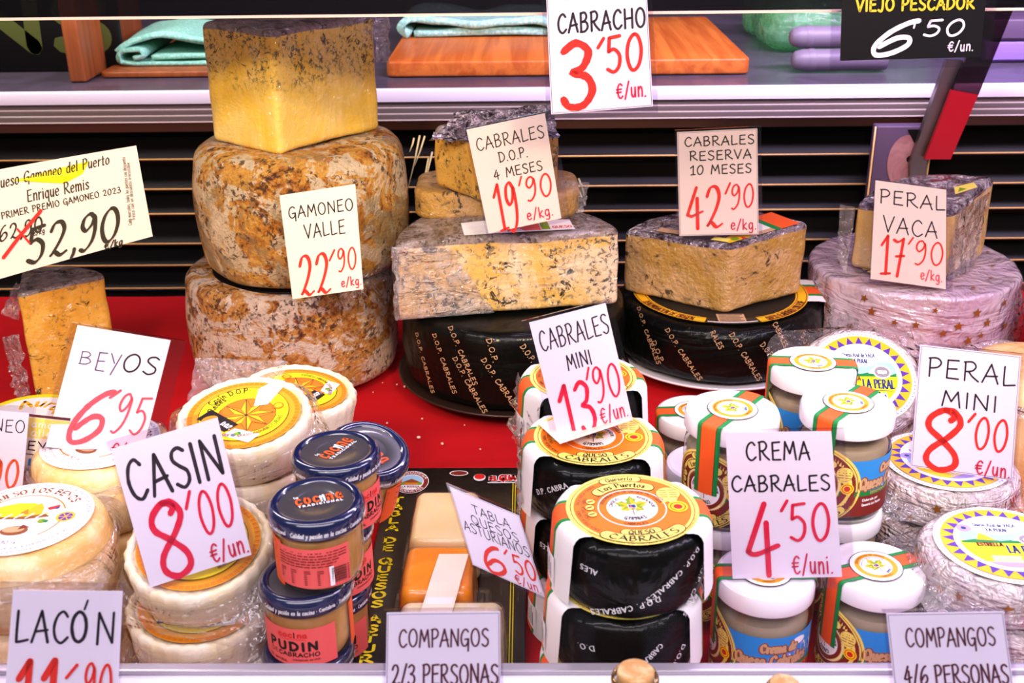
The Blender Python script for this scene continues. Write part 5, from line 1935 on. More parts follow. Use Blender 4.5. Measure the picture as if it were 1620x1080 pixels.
# ------------------------------------------------------------------ casin cheeses: fluted ivory rounds in bags
def casin_label(ik):
    K, O, Y = M['print_black'], M['print_orange'], M['print_yellow']
    ik.disc(0, 0, 1.0, M['print_ochre'], n=64, rings=3)
    ik.ring(0, 0, .90, .985, M['print_amber'], n=64)
    for q in range(60):
        a = R_(6 * q)
        ik.line([(.905 * math.cos(a), .905 * math.sin(a)), (.975 * math.cos(a), .975 * math.sin(a))], .008, M['print_ochre'])
    ik.disc(.0, .0, .80, K, n=56, rings=2)
    ik.disc(.0, .0, .788, M['print_lemon'], n=56, rings=3)
    cx, cy = 0.06, -.06
    ik.disc(cx, cy, .52, K, n=48)
    ik.disc(cx, cy, .508, M['print_orange'], n=48, rings=2)
    for q in range(8):
        a = R_(45 * q + 12)
        for s, m in ((1, 'print_gold'), (-1, 'print_amber')):
            ik.poly([(cx, cy), (cx + .24 * math.cos(a + s * .39), cy + .24 * math.sin(a + s * .39)), (cx + .5 * math.cos(a), cy + .5 * math.sin(a))], M[m])
        ik.line([(cx, cy), (cx + .5 * math.cos(a), cy + .5 * math.sin(a))], .008, K)
        ik.line([(cx + .24 * math.cos(a + .39), cy + .24 * math.sin(a + .39)), (cx + .5 * math.cos(a), cy + .5 * math.sin(a))], .006, M['print_brown'])
        ik.line([(cx + .24 * math.cos(a - .39), cy + .24 * math.sin(a - .39)), (cx + .5 * math.cos(a), cy + .5 * math.sin(a))], .006, M['print_brown'])
    ik.arc('Casín D.O.P.', 0, 0, .63, 126, .14, K, .009, span=66)
    ik.arc('Redes', 0, 0, .54, 156, .12, K, .009)
    ik.poly([(-.80, -.18), (-.60, .10), (-.02, -.34), (-.22, -.56)], K)
    ik.disc(-.56, -.2, .15, M['print_ochre'], ry=.11, n=20, rot=30)
    ik.text('D.O.P.', -.34, -.42, -.10, -.33, M['white'], .012, rot=-38)
    ik.poly([(-.24, -.66), (-.06, -.46), (.42, -.62), (.26, -.86)], M['white'])
    for dx, m in ((-.04, 'print_blue'), (.03, 'print_green'), (.0, 'print_leaf')):
        ik.disc(.0 + dx, -.62 + dx * .6, .05, M[m], n=10)
    ik.poly([(.12, .74), (.14, .20), (.38, .26), (.56, .80), (.34, .98)], M['white'])
    for q in range(6):
        ik.line([(.17, .30 + .08 * q), (.24, .32 + .08 * q)], .008, M['print_lilac'])
        ik.line([(.32, .33 + .08 * q), (.42, .36 + .08 * q)], .008, M['print_lilac'])
    ik.disc(.58, .22, .10, M['print_orange'], n=20)
    ik.disc(.58, .22, .07, M['print_gold'], n=16)
    ik.arc('ASTURIAS', 0, 0, .72, -25, .08, M['print_leaf'], .008, inside=True)
    ik.arc('QUESO GRASO MADURO', 0, 0, .70, -75, .06, M['print_brown'], .006, inside=True)


RC, HC = 0.0505, 0.036


def casin(label, loc, tilt, rot, seed, bag_spec=None, flip=False):
    t = thing('casin_cheese', label, 'cheese', loc, (R_(tilt[0]), R_(tilt[1]), 0), 'bagged ivory cheese rounds')
    n = 144
    prof = [(0, 0), (.02, 0), (.038, 0.0), (.0435, .001), (.0465, .004), (.048, .010), (.0485, .018), (.0495, .024), (RC, .030), (RC - .0008, .034), (.0478, HC), (.0455, HC - .0004), (.0445, HC - .003), (.043, HC - .0036), (.02, HC - .0036), (0, HC - .0036)]
    v, f = lathe(prof, n)
    out = []
    for x, y, z in v:
        r = math.hypot(x, y)
        a = math.atan2(y, x)
        k = 0.0013 * abs(math.sin(14 * a)) * max(0, min(1, (z - .016) / .014)) * (1 if r > .0438 else 0)
        s = (r - k) / r if r > 1e-6 else 1
        out.append((x * s, y * s, z))
    mk('cheese_body', wobble(out, 0.0011, 26, seed), f, M['ivory'], t)
    ik = Ink()
    casin_label(ik)
    c, s = math.cos(R_(rot)), math.sin(R_(rot))
    ik.build('round_label', t, lambda a, b, h: ((a * c - b * s) * .0418, (a * s + b * c) * .0418, HC - .0018 + h), 0.0004, 0.00001, label='round orange and yellow label with a star')
    if bag_spec:
        hx_, hy_, br, zo, dr, ox, oy = bag_spec
        bag(t, RC + 0.0006, 0.026, hx_, hy_, zo, 0.005, seed, rot=br, drop=dr, cxy=(ox, oy))
    return t


c1 = at_z(388, 646, 0.167)
casin('topmost round with orange star label behind the Casin sign', (c1.x, c1.y, 0.131), (9, 0), 0, 2, (.058, .057, 20, .022, .012, 0, .006))
for k in range(3):
    lab = ('second bagged round under the star label', 'third bagged round in the pile under the star label', 'lowest bagged round in the pile under the star label')[k]
    casin(lab, (c1.x + 0.004 * (k % 2), c1.y + 0.003, 0.0925 - 0.043 * k - 0.003), (0, 0), 40 * k, 6 + k, (.058, .057, 30 + 20 * k, .010, .014, 0, 0) if k < 1 else None)
sheet_grid(bpy.data.objects['casin_cheese'], 'plastic_wrap', [(-0.055, 0.035, 0.014), (0.010, 0.066, 0.014), (0.02, 0.072, 0.034), (-0.05, 0.062, 0.044)], 18, 10, 0.006, 4, 3, M['film_crinkle'], label='raised corner of the clear bag')
c1b = at_z(462, 618, 0.13)
casin('pale round half hidden between the star label round and the tall pile', (c1b.x, c1b.y + 0.004, 0.094), (0, 6), 100, 4)
bk = thing('cheese_block', 'plain wrapped cheese block hidden under the half hidden pale round', 'cheese', (c1b.x, c1b.y + 0.004, -0.004))
v, f, _ = prism(circle(0.046, 72), 0, 0.094, 0.008, 8, 4, 5)
mk('wrapped_body', wobble(v, 0.001, 20, 2), f, M['beyos'], bk)
c2 = at_z(314, 850, 0.118)
casin('round cheese directly under the Casin sign', (c2.x, c2.y + 0.004, 0.083), (14, 2), 60, 9, (.060, .056, -8, .016, .012, .006, 0))
casin('round cheese below the one under the Casin sign, at the front rail', (c2.x - 0.004, c2.y - 0.006, 0.037), (4, 3), 35, 12, (.058, .055, 12, .014, .014, 0, 0))
casin('lowest round cheese of the front bagged pile', (c2.x - 0.002, c2.y, -0.002), (0, 0), 10, 13)
ow = [o for o in COL.objects if o.name.startswith('casin_cheese') and 'directly under the Casin' in o.get('label', '')][0]
sheet_grid(ow, 'plastic_wrap', [(0.030, -0.046, 0.010), (0.078, -0.052, 0.0), (0.080, -0.022, 0.022), (0.046, -0.004, 0.030)], 14, 12, 0.006, 4, 21, M['film_crinkle'], label='loose clear bag corner')

# ------------------------------------------------------------------ beyos cheeses
def beyos_label(ik):
    O, G = M['print_amber'], M['print_grey']
    ik.disc(0, 0, 1.0, M['white'], n=64, rings=3)
    ik.arc('QUESO ELABORADO CON LECHE DE VACA PASTEURIZADA', 0, 0, .90, 90, .06, G, .006, span=170)
    ik.arc('CONSERVAR EN LUGAR FRESCO Y SECO', 0, 0, .95, -90, .05, G, .005, inside=True, span=140)
    ik.arc('RGSEAA 15.03714 LECHE DE VACA FERMENTOS Y SAL', 0, 0, .84, -90, .05, G, .005, inside=True, span=130)
    ik.arc('QUESO LOS BEYOS', 0, 0, .71, 88, .13, M['print_brown'], .013, calli=0.5, span=112)
    ik.arc('N.O. 90 G', 0, 0, .70, -100, .08, G, .007, inside=True)
    ik.ring(-.05, 0, .62, .645, O, n=48, a0=20, a1=160)
    ik.ring(-.05, 0, .62, .645, O, n=30, a0=200, a1=262)
    ik.ring(-.05, 0, .62, .645, O, n=20, a0=-50, a1=-12)
    ik.poly([(-.62, .02), (-.60, .18), (-.42, .34), (-.2, .42), (.05, .40), (.28, .22), (.34, .06), (0, -.02)], M['print_lemon'])
    ik.poly([(-.62, -.02), (-.5, .05), (-.1, .02), (.3, .08), (.38, 0), (.05, -.05), (-.3, -.03)], M['print_brown'])
    ik.poly([(-.02, .05), (.05, .32), (.15, .40), (.22, .26), (.3, .08)], M['print_gold'])
    ik.poly([(-.1, .12), (0, .25), (.04, .08)], M['print_amber'])
    for q in range(5):
        ik.line([(-.45 + .16 * q, -.02), (-.36 + .16 * q, .1)], .012, M['white'])
    ik.poly([(.24, .10), (.22, .36), (.46, .36), (.50, .12)], M['white'])
    ik.poly([(.27, .25), (.44, .33), (.46, .22), (.32, .18)], M['print_red'])
    ik.poly([(.36, .2), (.46, .30), (.44, .2)], M['print_navy'])
    ik.disc(.62, -.02, .14, M['print_gold'], n=24)
    ik.disc(.62, -.02, .105, M['print_purple'], n=20)
    for q in range(6):
        a = R_(60 * q)
        ik.line([(.62, -.02), (.62 + .1 * math.cos(a), -.02 + .1 * math.sin(a))], .008, M['print_gold'])
    ik.disc(.30, -.12, .06, M['print_leaf'], n=12)
    ik.disc(.36, -.13, .04, M['print_green'], n=10)
    ik.disc(-.02, -.36, .20, M['print_brown'], ry=.125, n=26)
    ik.disc(-.04, -.33, .16, M['print_tan'], ry=.08, n=22)
    ik.poly([(.02, -.34), (.06, -.2), (.18, -.28)], M['print_maroon'])
    for q in range(4):
        ik.line([(-.6, -.12 - .07 * q), (-.25, -.12 - .07 * q)], .006, M['print_lilac'])


def beyos(label, loc, r, h, seed, rot, bag_spec=None, with_label=True, tilt=0):
    t = thing('beyos_cheese', label, 'cheese', loc, (R_(tilt), 0, 0), 'waxy beige bagged rounds')
    v, f, _ = prism(circle(r, 110), 0, h, 0.012, 12, 6, 8, 0.003)
    v = wobble(v, 0.0016, 18, seed)
    mk('cheese_body', [(a, b, max(c, 0)) for a, b, c in v], f, M['beyos'], t)
    if with_label:
        ik = Ink()
        beyos_label(ik)
        c, s = math.cos(R_(rot)), math.sin(R_(rot))
        ik.build('round_label', t, lambda a, b, hh: ((a * c - b * s) * r * .84, (a * s + b * c) * r * .84, h + 0.0014 + hh), 0.0004, 0.00001, label='round white label with a yellow picture')
    if bag_spec:
        hx_, hy_, br, zo, dr = bag_spec
        bag(t, r + 0.001, h * .72, hx_, hy_, zo, 0.005, seed + 3, rot=br, drop=dr)
    return t


b1 = at_z(38, 822, 0.134)
beyos('beige round with white label and yellow picture, at the front left above the Lacon sign', (b1.x, b1.y, 0.075), 0.0545, 0.059, 2, 4, (.059, .059, 12, .045, .012))
beyos('beige round beneath the white-labelled front left one', (b1.x - 0.003, b1.y + 0.002, -0.002), 0.0555, 0.076, 5, 0, None, False)
b2 = at_z(160, 700, 0.131)
beyos('beige round carrying the Beyos price sign', (b2.x, b2.y, 0.075), 0.053, 0.056, 8, -20, (.057, .057, 35, .05, .012))
beyos('beige round beneath the one with the Beyos sign', (b2.x, b2.y + 0.002, -0.002), 0.054, 0.076, 11, 0, None, False)
p = at_z(40, 676, 0.05)
lp = beyos('low flat round in film at the far left below the golden wedge', (p.x - 0.01, p.y + 0.03, -0.002), 0.06, 0.046, 14, 0, (.066, .066, 10, .04, .01), False)
ik = Ink()
ik.disc(0, 0, 1, M['print_lemon'], n=40, rings=2)
ik.disc(0, 0, .86, M['white'], n=40, rings=2)
ik.ring(0, 0, 0, .86, M['print_green'], n=30, a0=200, a1=340)
ik.arc('Aurese', 0, 0, .45, 60, .3, M['print_gold'], .03, calli=.4)
ik.arc('erde', 0, 0, .78, -70, .26, M['print_lemon'], .04, inside=True)
ik.build('round_label', lp, lambda a, b, h: (a * .05, b * .05, .0475 + h), 0.0004, label='yellow rimmed label with a green foot')

# ------------------------------------------------------------------ little blue cheeses in clear pouches
def peral_label(ik):
    Y, P = M['print_lemon'], M['print_purple']
    ik.disc(0, 0, 1.0, M['white'], n=72, rings=3)
    for q in range(72):
        a = R_(5 * q)
        ik.disc(.955 * math.cos(a), .955 * math.sin(a), .016, M['print_lilac'], n=6)
    ik.ring(0, 0, .70, .90, M['print_gold'], n=72, rings=2)
    for q in range(26):
        a0, a1 = R_(360 / 26 * q), R_(360 / 26 * (q + .95))
        am = (a0 + a1) / 2
        ik.poly([(.705 * math.cos(a0), .705 * math.sin(a0)), (.88 * math.cos(am), .88 * math.sin(am)), (.705 * math.cos(a1), .705 * math.sin(a1))], P)
    ik.disc(0, 0, .72, M['white'], n=64, rings=2)

    def chord(y0, y1, r=.64, n=24):
        pts = []
        for i in range(n + 1):
            y = y0 + (y1 - y0) * i / n
            x = math.sqrt(max(0, r * r - y * y))
            pts.append((x, y))
        v = [(-a, b) for a, b in pts] + pts
        return v, [(i, n + 1 + i, n + 2 + i, i + 1) for i in range(n)]
    v, f = chord(-.60, .04)
    ik.put(v, f, Y)
    v, f = chord(.04, .32)
    ik.put(v, f, M['print_sky'])
    v, f = chord(-.63, -.50)
    ik.put(v, f, M['print_lilac'])
    ik.poly([(-.62, .02), (-.3, .10), (-.05, .04), (.2, .10), (.5, .03), (.62, .08), (.62, .0), (-.62, -.03)], M['print_green'])
    ik.poly([(-.4, .06), (-.32, .24), (-.22, .18), (-.12, .05)], M['print_gold'])
    ik.poly([(.1, .06), (.28, .26), (.38, .2), (.55, .05)], M['white'])
    ik.disc(-.05, .40, .40, M['white'], ry=.20, n=36)
    ik.text('Queso Azul de VACA', -.34, .42, .26, .50, M['print_navy'], .007)
    ik.text('LA PERAL', -.18, .29, .12, .37, M['print_navy'], .008, calli=.4)
    ik.disc(.36, .10, .17, M['white'], ry=.15, n=26)
    ik.disc(.36, .10, .14, M['print_grey'], ry=.12, n=24)
    ik.text('ORIGEN', .28, .07, .44, .13, M['white'], .008)
    ik.disc(-.5, .36, .11, M['print_lilac'], ry=.10, n=18)
    ik.disc(-.5, .36, .04, M['print_navy'], n=10)
    ik.text('ESTRELLA', -.42, -.10, -.06, -.02, M['print_brown'], .012, calli=.4)
    ik.text('LA PERAL', -.02, -.26, .56, -.08, M['print_navy'], .014, calli=.5)
    ik.line([(.1, -.31), (.5, -.31)], .006, M['print_navy'])
    ik.rect(.22, -.52, .40, -.36, M['white'])
    for q, m in enumerate(('print_blue', 'print_green', 'print_navy')):
        ik.disc(.26 + .05 * q, -.44, .025, M[m], ry=.05, n=8)
    for q in range(4):
        ik.line([(-.3, -.36 - .04 * q), (.1, -.36 - .04 * q)], .008, M['white'])


RPm, HPm = 0.0565, 0.0315


def peral_mini(label, loc, rx_, rz, seed, bag_spec, lab=True, ry_=0, lrot=0):
    t = thing('pouched_cheese', label, 'cheese', loc, (R_(rx_), R_(ry_), R_(rz)), 'small blue cheeses in clear pouches')
    v, f, _ = prism(circle(RPm, 96), 0, HPm, 0.008, 6, 5, 8, 0.001)
    mk('cheese_body', wobble(v, 0.0016, 34, seed), f, M['peral_mini'], t)
    if lab:
        ik = Ink()
        peral_label(ik)
        c, s = math.cos(R_(lrot)), math.sin(R_(lrot))
        ik.build('round_label', t, lambda a, b, h: ((a * c - b * s) * .0478, (a * s + b * c) * .0478, HPm + .0016 + h), 0.0004, 0.00001, label='round label with purple triangles on yellow')
    ik = Ink()
    random.seed(seed)
    for q in range(14):
        star(ik, RPm * (-math.pi + 2 * math.pi * (q + random.random() * .6) / 14), HPm * random.uniform(.25, .75), .0045, M['gold_star'], random.uniform(-30, 30))
    ik.build('gold_stars', t, on_cyl(RPm + .0016, -90), 0.0004)
    if bag_spec:
        hx_, hy_, br, zo, dr, ox, oy = bag_spec
        bag(t, RPm + .0006, HPm * .8, hx_, hy_, zo, 0.004, seed + 2, rot=br, drop=dr, cxy=(ox, oy), nr=12, fall=0.35)
    return t


pc = at_z(1590, 864, 0.100)
peral_mini('pouched cheese with big La Peral label at the right edge, topmost at the front', (pc.x, pc.y, 0.0685), 0, 0, 3, (.066, .060, 8, .014, .006, -.003, .0), lrot=-4)
peral_mini('second pouched cheese of the front right pile', (pc.x - .002, pc.y, 0.0335), 0, 15, 6, (.066, .060, -6, .012, .008, -.002, .0), lrot=10)
peral_mini('lowest pouched cheese of the front right pile', (pc.x, pc.y + .002, -0.0015), 0, 40, 9, (.066, .060, 10, .012, .008, -.002, .0), lrot=10)
pb = at_z(1500, 738, 0.100)
pb = Vector((pb.x, max(pb.y, pc.y + 0.118), 0.1))
peral_mini('pouched cheese lying under the Peral Mini price sign', (pb.x, pb.y, 0.0685), 0, 0, 13, (.066, .060, -10, .014, .006, .0, .0), lrot=25)
peral_mini('second pouched cheese under the Peral Mini sign', (pb.x, pb.y, 0.0335), 0, 30, 15, None, lrot=0)
peral_mini('lowest pouched cheese under the Peral Mini sign', (pb.x, pb.y, -0.0015), 0, 60, 18, None, lrot=0)
pa = at_d(1366, 596, 1.02)
e = 33
# its lower edge rests on two more pouched cheeses
zlow = pa.z - RPm * math.sin(R_(e)) - 0.01
tA = peral_mini('pouched cheese propped up on edge against the lilac foil wheel', (pa.x, pa.y + 0.02, pa.z - HPm * math.cos(R_(e)) - 0.002), e, 0, 22, (.076, .064, 3, .016, .004, .0, .004), lrot=-3)
for k in range(2):
    peral_mini(('upper flat pouched cheese under the propped one', 'lower flat pouched cheese under the propped one')[k],
               (pa.x + .012, pa.y + .024, 0.0235 - 0.0325 * k), 0, 25 * k, 25 + k, None, lab=(k == 0))
pp = at_z(1640, 585, 0.13)
ph = thing('peach_cheese', 'smooth peach coloured round at the right edge behind the Peral Mini sign', 'cheese', (pp.x + .012, pp.y + .012, -0.002))
v, f, _ = prism(circle(.066, 100), 0, .132, .02, 12, 6, 6, .003)
mk('cheese_body', wobble(v, .002, 14, 4), f, M['peach'], ph)
bag(ph, .0668, .112, .078, .076, .132, .004, 5, drop=.014)

# ------------------------------------------------------------------ tray of asturian cheeses
TL, BL = at_z(612, 738, 0.003), at_z(556, 1066, 0.003)
x0, y1 = (TL.x + BL.x) / 2, TL.y
y0 = 0.592
x1 = x0 + 0.130
tr = thing('cheese_tray', 'black tray with yellow lettering holding three cheese pieces under clear plastic', 'tray', (x0, y0, -0.0042))
Wd, Ln = x1 - x0, y1 - y0
v, f, _ = prism([(a + Wd / 2, b + Ln / 2) for a, b in resample(rrect(Wd / 2, Ln / 2, 0.003, 4), 0.01)], 0, 0.006, 0.001, 2, 3, 3)
mk('tray_board', v, f, M['tray_black'], tr, sharp=40)
ik = Ink()
ky = Ln / 0.33
# yellow lettering down the left side: each letter upright, one below the other
yy = Ln - 0.055
for ch in 'TABLA DE QUESOS ASTURIANOS':
    if ch != ' ':
        wd = 0.0092 * GL[ch][0] / 6.5
        ik.text(ch, 0.0125 - wd / 2, yy - 0.0082, 0.0125 + wd / 2, yy, M['print_lemon'], 0.0011, calli=0.45)
        yy -= 0.0118
    else:
        yy -= 0.0075
for dx in (0.0, 0.0022):
    ik.rect(Wd - 0.0125 + dx, 0.004, Wd - 0.0117 + dx, Ln - 0.03, M['print_lemon'])
# round badge with a red-roofed hut
cx, cy = 0.022, Ln - 0.028
ik.disc(cx, cy, .0165, M['white'], ry=.0205, n=40)
ik.disc(cx, cy, .0158, M['print_maroon'], ry=.0198, n=40)
ik.arc('LA BODEGA', cx, cy, .0132, 90, .0028, M['white'], .0003, k=1.2, span=140)
ik.arc('PRODUCTOS', cx, cy, .0150, -90, .0026, M['white'], .0003, k=1.2, inside=True, span=110)
ik.disc(cx, cy, .0118, M['white'], ry=.0142, n=32)
ik.disc(cx, cy + .002, .0108, M['print_sky'], ry=.0108, n=30)
ik.poly([(cx - .0095, cy - .001), (cx, cy + .006), (cx + .0095, cy - .001)], M['print_brown'])
ik.rect(cx - .0065, cy - .005, cx + .0065, cy - .001, M['print_amber'])
ik.disc(cx - .008, cy - .003, .0025, M['print_leaf'], n=10)
ik.disc(cx + .008, cy - .003, .0025, M['print_leaf'], n=10)
ik.rect(cx - .0085, cy - .0105, cx + .0085, cy - .0062, M['white'])
ik.text('LA BODEGA', cx - .008, cy - .0098, cx + .008, cy - .0070, M['print_maroon'], .0003)
# shop name and a plain red dot emblem at the top right
ik.text('EL', .096, Ln - .026, .103, Ln - .018, M['white'], .0018, gap=2)
ik.text('GUAJE', .105, Ln - .026, .129, Ln - .016, M['white'], .0018, gap=2)
ik.text('EL', .096, Ln - .026, .103, Ln - .018, M['print_red'], .0010, gap=2)
ik.text('GUAJE', .105, Ln - .026, .129, Ln - .016, M['print_red'], .0010, gap=2)
ik.rect(.094, Ln - .0305, .129, Ln - .0290, M['white'])
ik.disc(.0860, Ln - .020, .0058, M['white'], ry=.0066, n=20)
ik.disc(.0860, Ln - .0185, .005, M['print_red'], ry=.005, n=18)
ik.disc(.066, Ln - .012, .009, M['white'], ry=.005, n=20)
ik.disc(.066, Ln - .012, .008, M['print_maroon'], ry=.004, n=20)
ik.build('tray_print', tr, lambda a, b, h: (a, b, 0.006 + h), 0.0003, 0.00001, label='yellow lettering, double line and badges')


def tray_xy(px, py, z):
    q = at_z(px, py, z)
    return q.x - x0, q.y - y0


specs = [('block_pale', 'pale cheese block', (650, 757), .768, .845, .042), ('block_orange', 'orange cheese block', (634, 747), .700, .763, .041), ('block_white', 'white crumbly cheese block', (620, 794), .604, .694, .039)]
for m, lab, (pl_, pr_), ya, yb, hh in specs:
    zt_ = 0.003 + hh
    a = at_y(pl_, 860, (ya + yb) / 2).x - x0
    # x limits from the pixel columns at that distance
    dd = depth((0, (ya + yb) / 2, zt_))
    xa, xb = (pl_ - 810) * dd / F, (pr_ - 810) * dd / F
    xa, xb = xa - x0 + (CAM + ROT @ Vector((0, 0, -1)) * dd).x * 1.0, xb - x0 + (CAM + ROT @ Vector((0, 0, -1)) * dd).x * 1.0
    cxx, cyy = (xa + xb) / 2, (ya + yb) / 2 - y0
    o = [(p_[0] + cxx, p_[1] + cyy) for p_ in resample(rrect((xb - xa) / 2, (yb - ya) / 2, 0.008, 6), 0.003)]
    v, f, _ = prism(o, 0.0062, 0.0062 + hh, 0.007, 8, 5, 8, -0.0)
    v = [(cxx + (x_ - cxx) * (1.06 - .10 * (z_ - .0062) / hh), y_, z_) for x_, y_, z_ in v]
    mk('cheese_piece', wobble(v, 0.0007, 34, hh * 700), f, M[m], tr, label=lab)
    o2 = [(cxx + (x_ - cxx) * 1.03 + 0, cyy + (y_ - cyy) * 1.03) for x_, y_ in o]
    v, f, tg = prism(o2, 0.0064, 0.0066 + hh + .0008, 0.007, 6, 4, 5)
    v = [(cxx + (x_ - cxx) * (1.06 - .10 * (z_ - .0062) / hh), y_, z_) for x_, y_, z_ in v]
    keep = [i for i, q in enumerate(tg) if q[0] != 'B']
    sub_mesh('clear_cover', wobble(v, 0.0005, 30, 5), f, keep, M['blister'], tr)
    # flat round-cornered tabs of the plastic at both sides
    for s in (-1, 1):
        w_ = 0.0125 if s < 0 else 0.017
        tx = cxx + s * ((xb - xa) / 2 + w_ / 2 - 0.004)
        if tx + w_ / 2 > Wd - 0.014 and s > 0:
            tx = Wd - 0.016 - w_ / 2
        v, f, _ = prism([(tx + q[0], cyy + q[1]) for q in rrect(w_ / 2, (yb - ya) * .40, 0.007, 6)], 0.0064, 0.0110, 0.001, 1, 2, 2)
        mk('plastic_tab', v, f, M['blister'], tr)
ik = Ink()
a, b = tray_xy(706, 915, 0.046)
ik.rect(a - .0115, b - .042, a + .0115, b + .032, M['card_cream'], 3, 8)
ik.rect(a - .0095, b - .030, a + .0095, b - .022, M['white'], 1, 1)
ik.build('paper_tape', tr, lambda x_, y_, h: (x_ + .12 * (y_ - b), y_, 0.0492 + h + (0.0012 if y_ > .115 else 0)), 0.0002, label='cream paper tape across the plastic')

# ------------------------------------------------------------------ cork-stoppered little bottles in front of the glass
for px, py, hw, lab in ((1005, 1068, 37, 'cork-stoppered bottle top in front of the black foil cheeses'), (1241, 1088, 30, 'lower cork-stoppered bottle top in front of the cream jars')):
    q = at_y(px, py, 0.50)
    r = hw * mpp(q)
    bt = thing('cork_bottle', lab, 'bottle', (q.x, q.y, 0.0205))
    h = q.z - 0.0205
    prof = [(0, 0), (r * 1.25, 0), (r * 1.32, .003), (r * 1.32, h * .55), (r * .95, h * .72), (r * .93, h - .006), (r, h - .0055), (r, h - .0005), (r * .93, h), (r * .86, h - .0005), (r * .82, h - .004), (r * .82, h * .7)]
    v, f = lathe(prof, 56)
    mk('glass_body', v, f, M['glass'], bt)
    v, f = lathe([(r * 1.005, h - .007), (r * 1.03, h - .006), (r * 1.03, h - .002), (r * .95, h + .0004), (r * .90, h)], 56)
    mk('neck_ring', v, f, M['dark_gold'], bt, label='bronze coloured neck ring')
    v, f = lathe([(0, h * .6), (r * .78, h * .6), (r * .81, h + .001), (r * .78, h + .003), (r * .7, h + .0035), (0, h + .0035)], 48)
    mk('cork', wobble(v, .0004, 120, 3), f, M['cork'], bt)
    v, f = lathe([(0, .002), (r * 1.2, .002), (r * 1.25, h * .5), (0, h * .5)], 40)
    mk('contents', v, f, M['pudding'], bt)
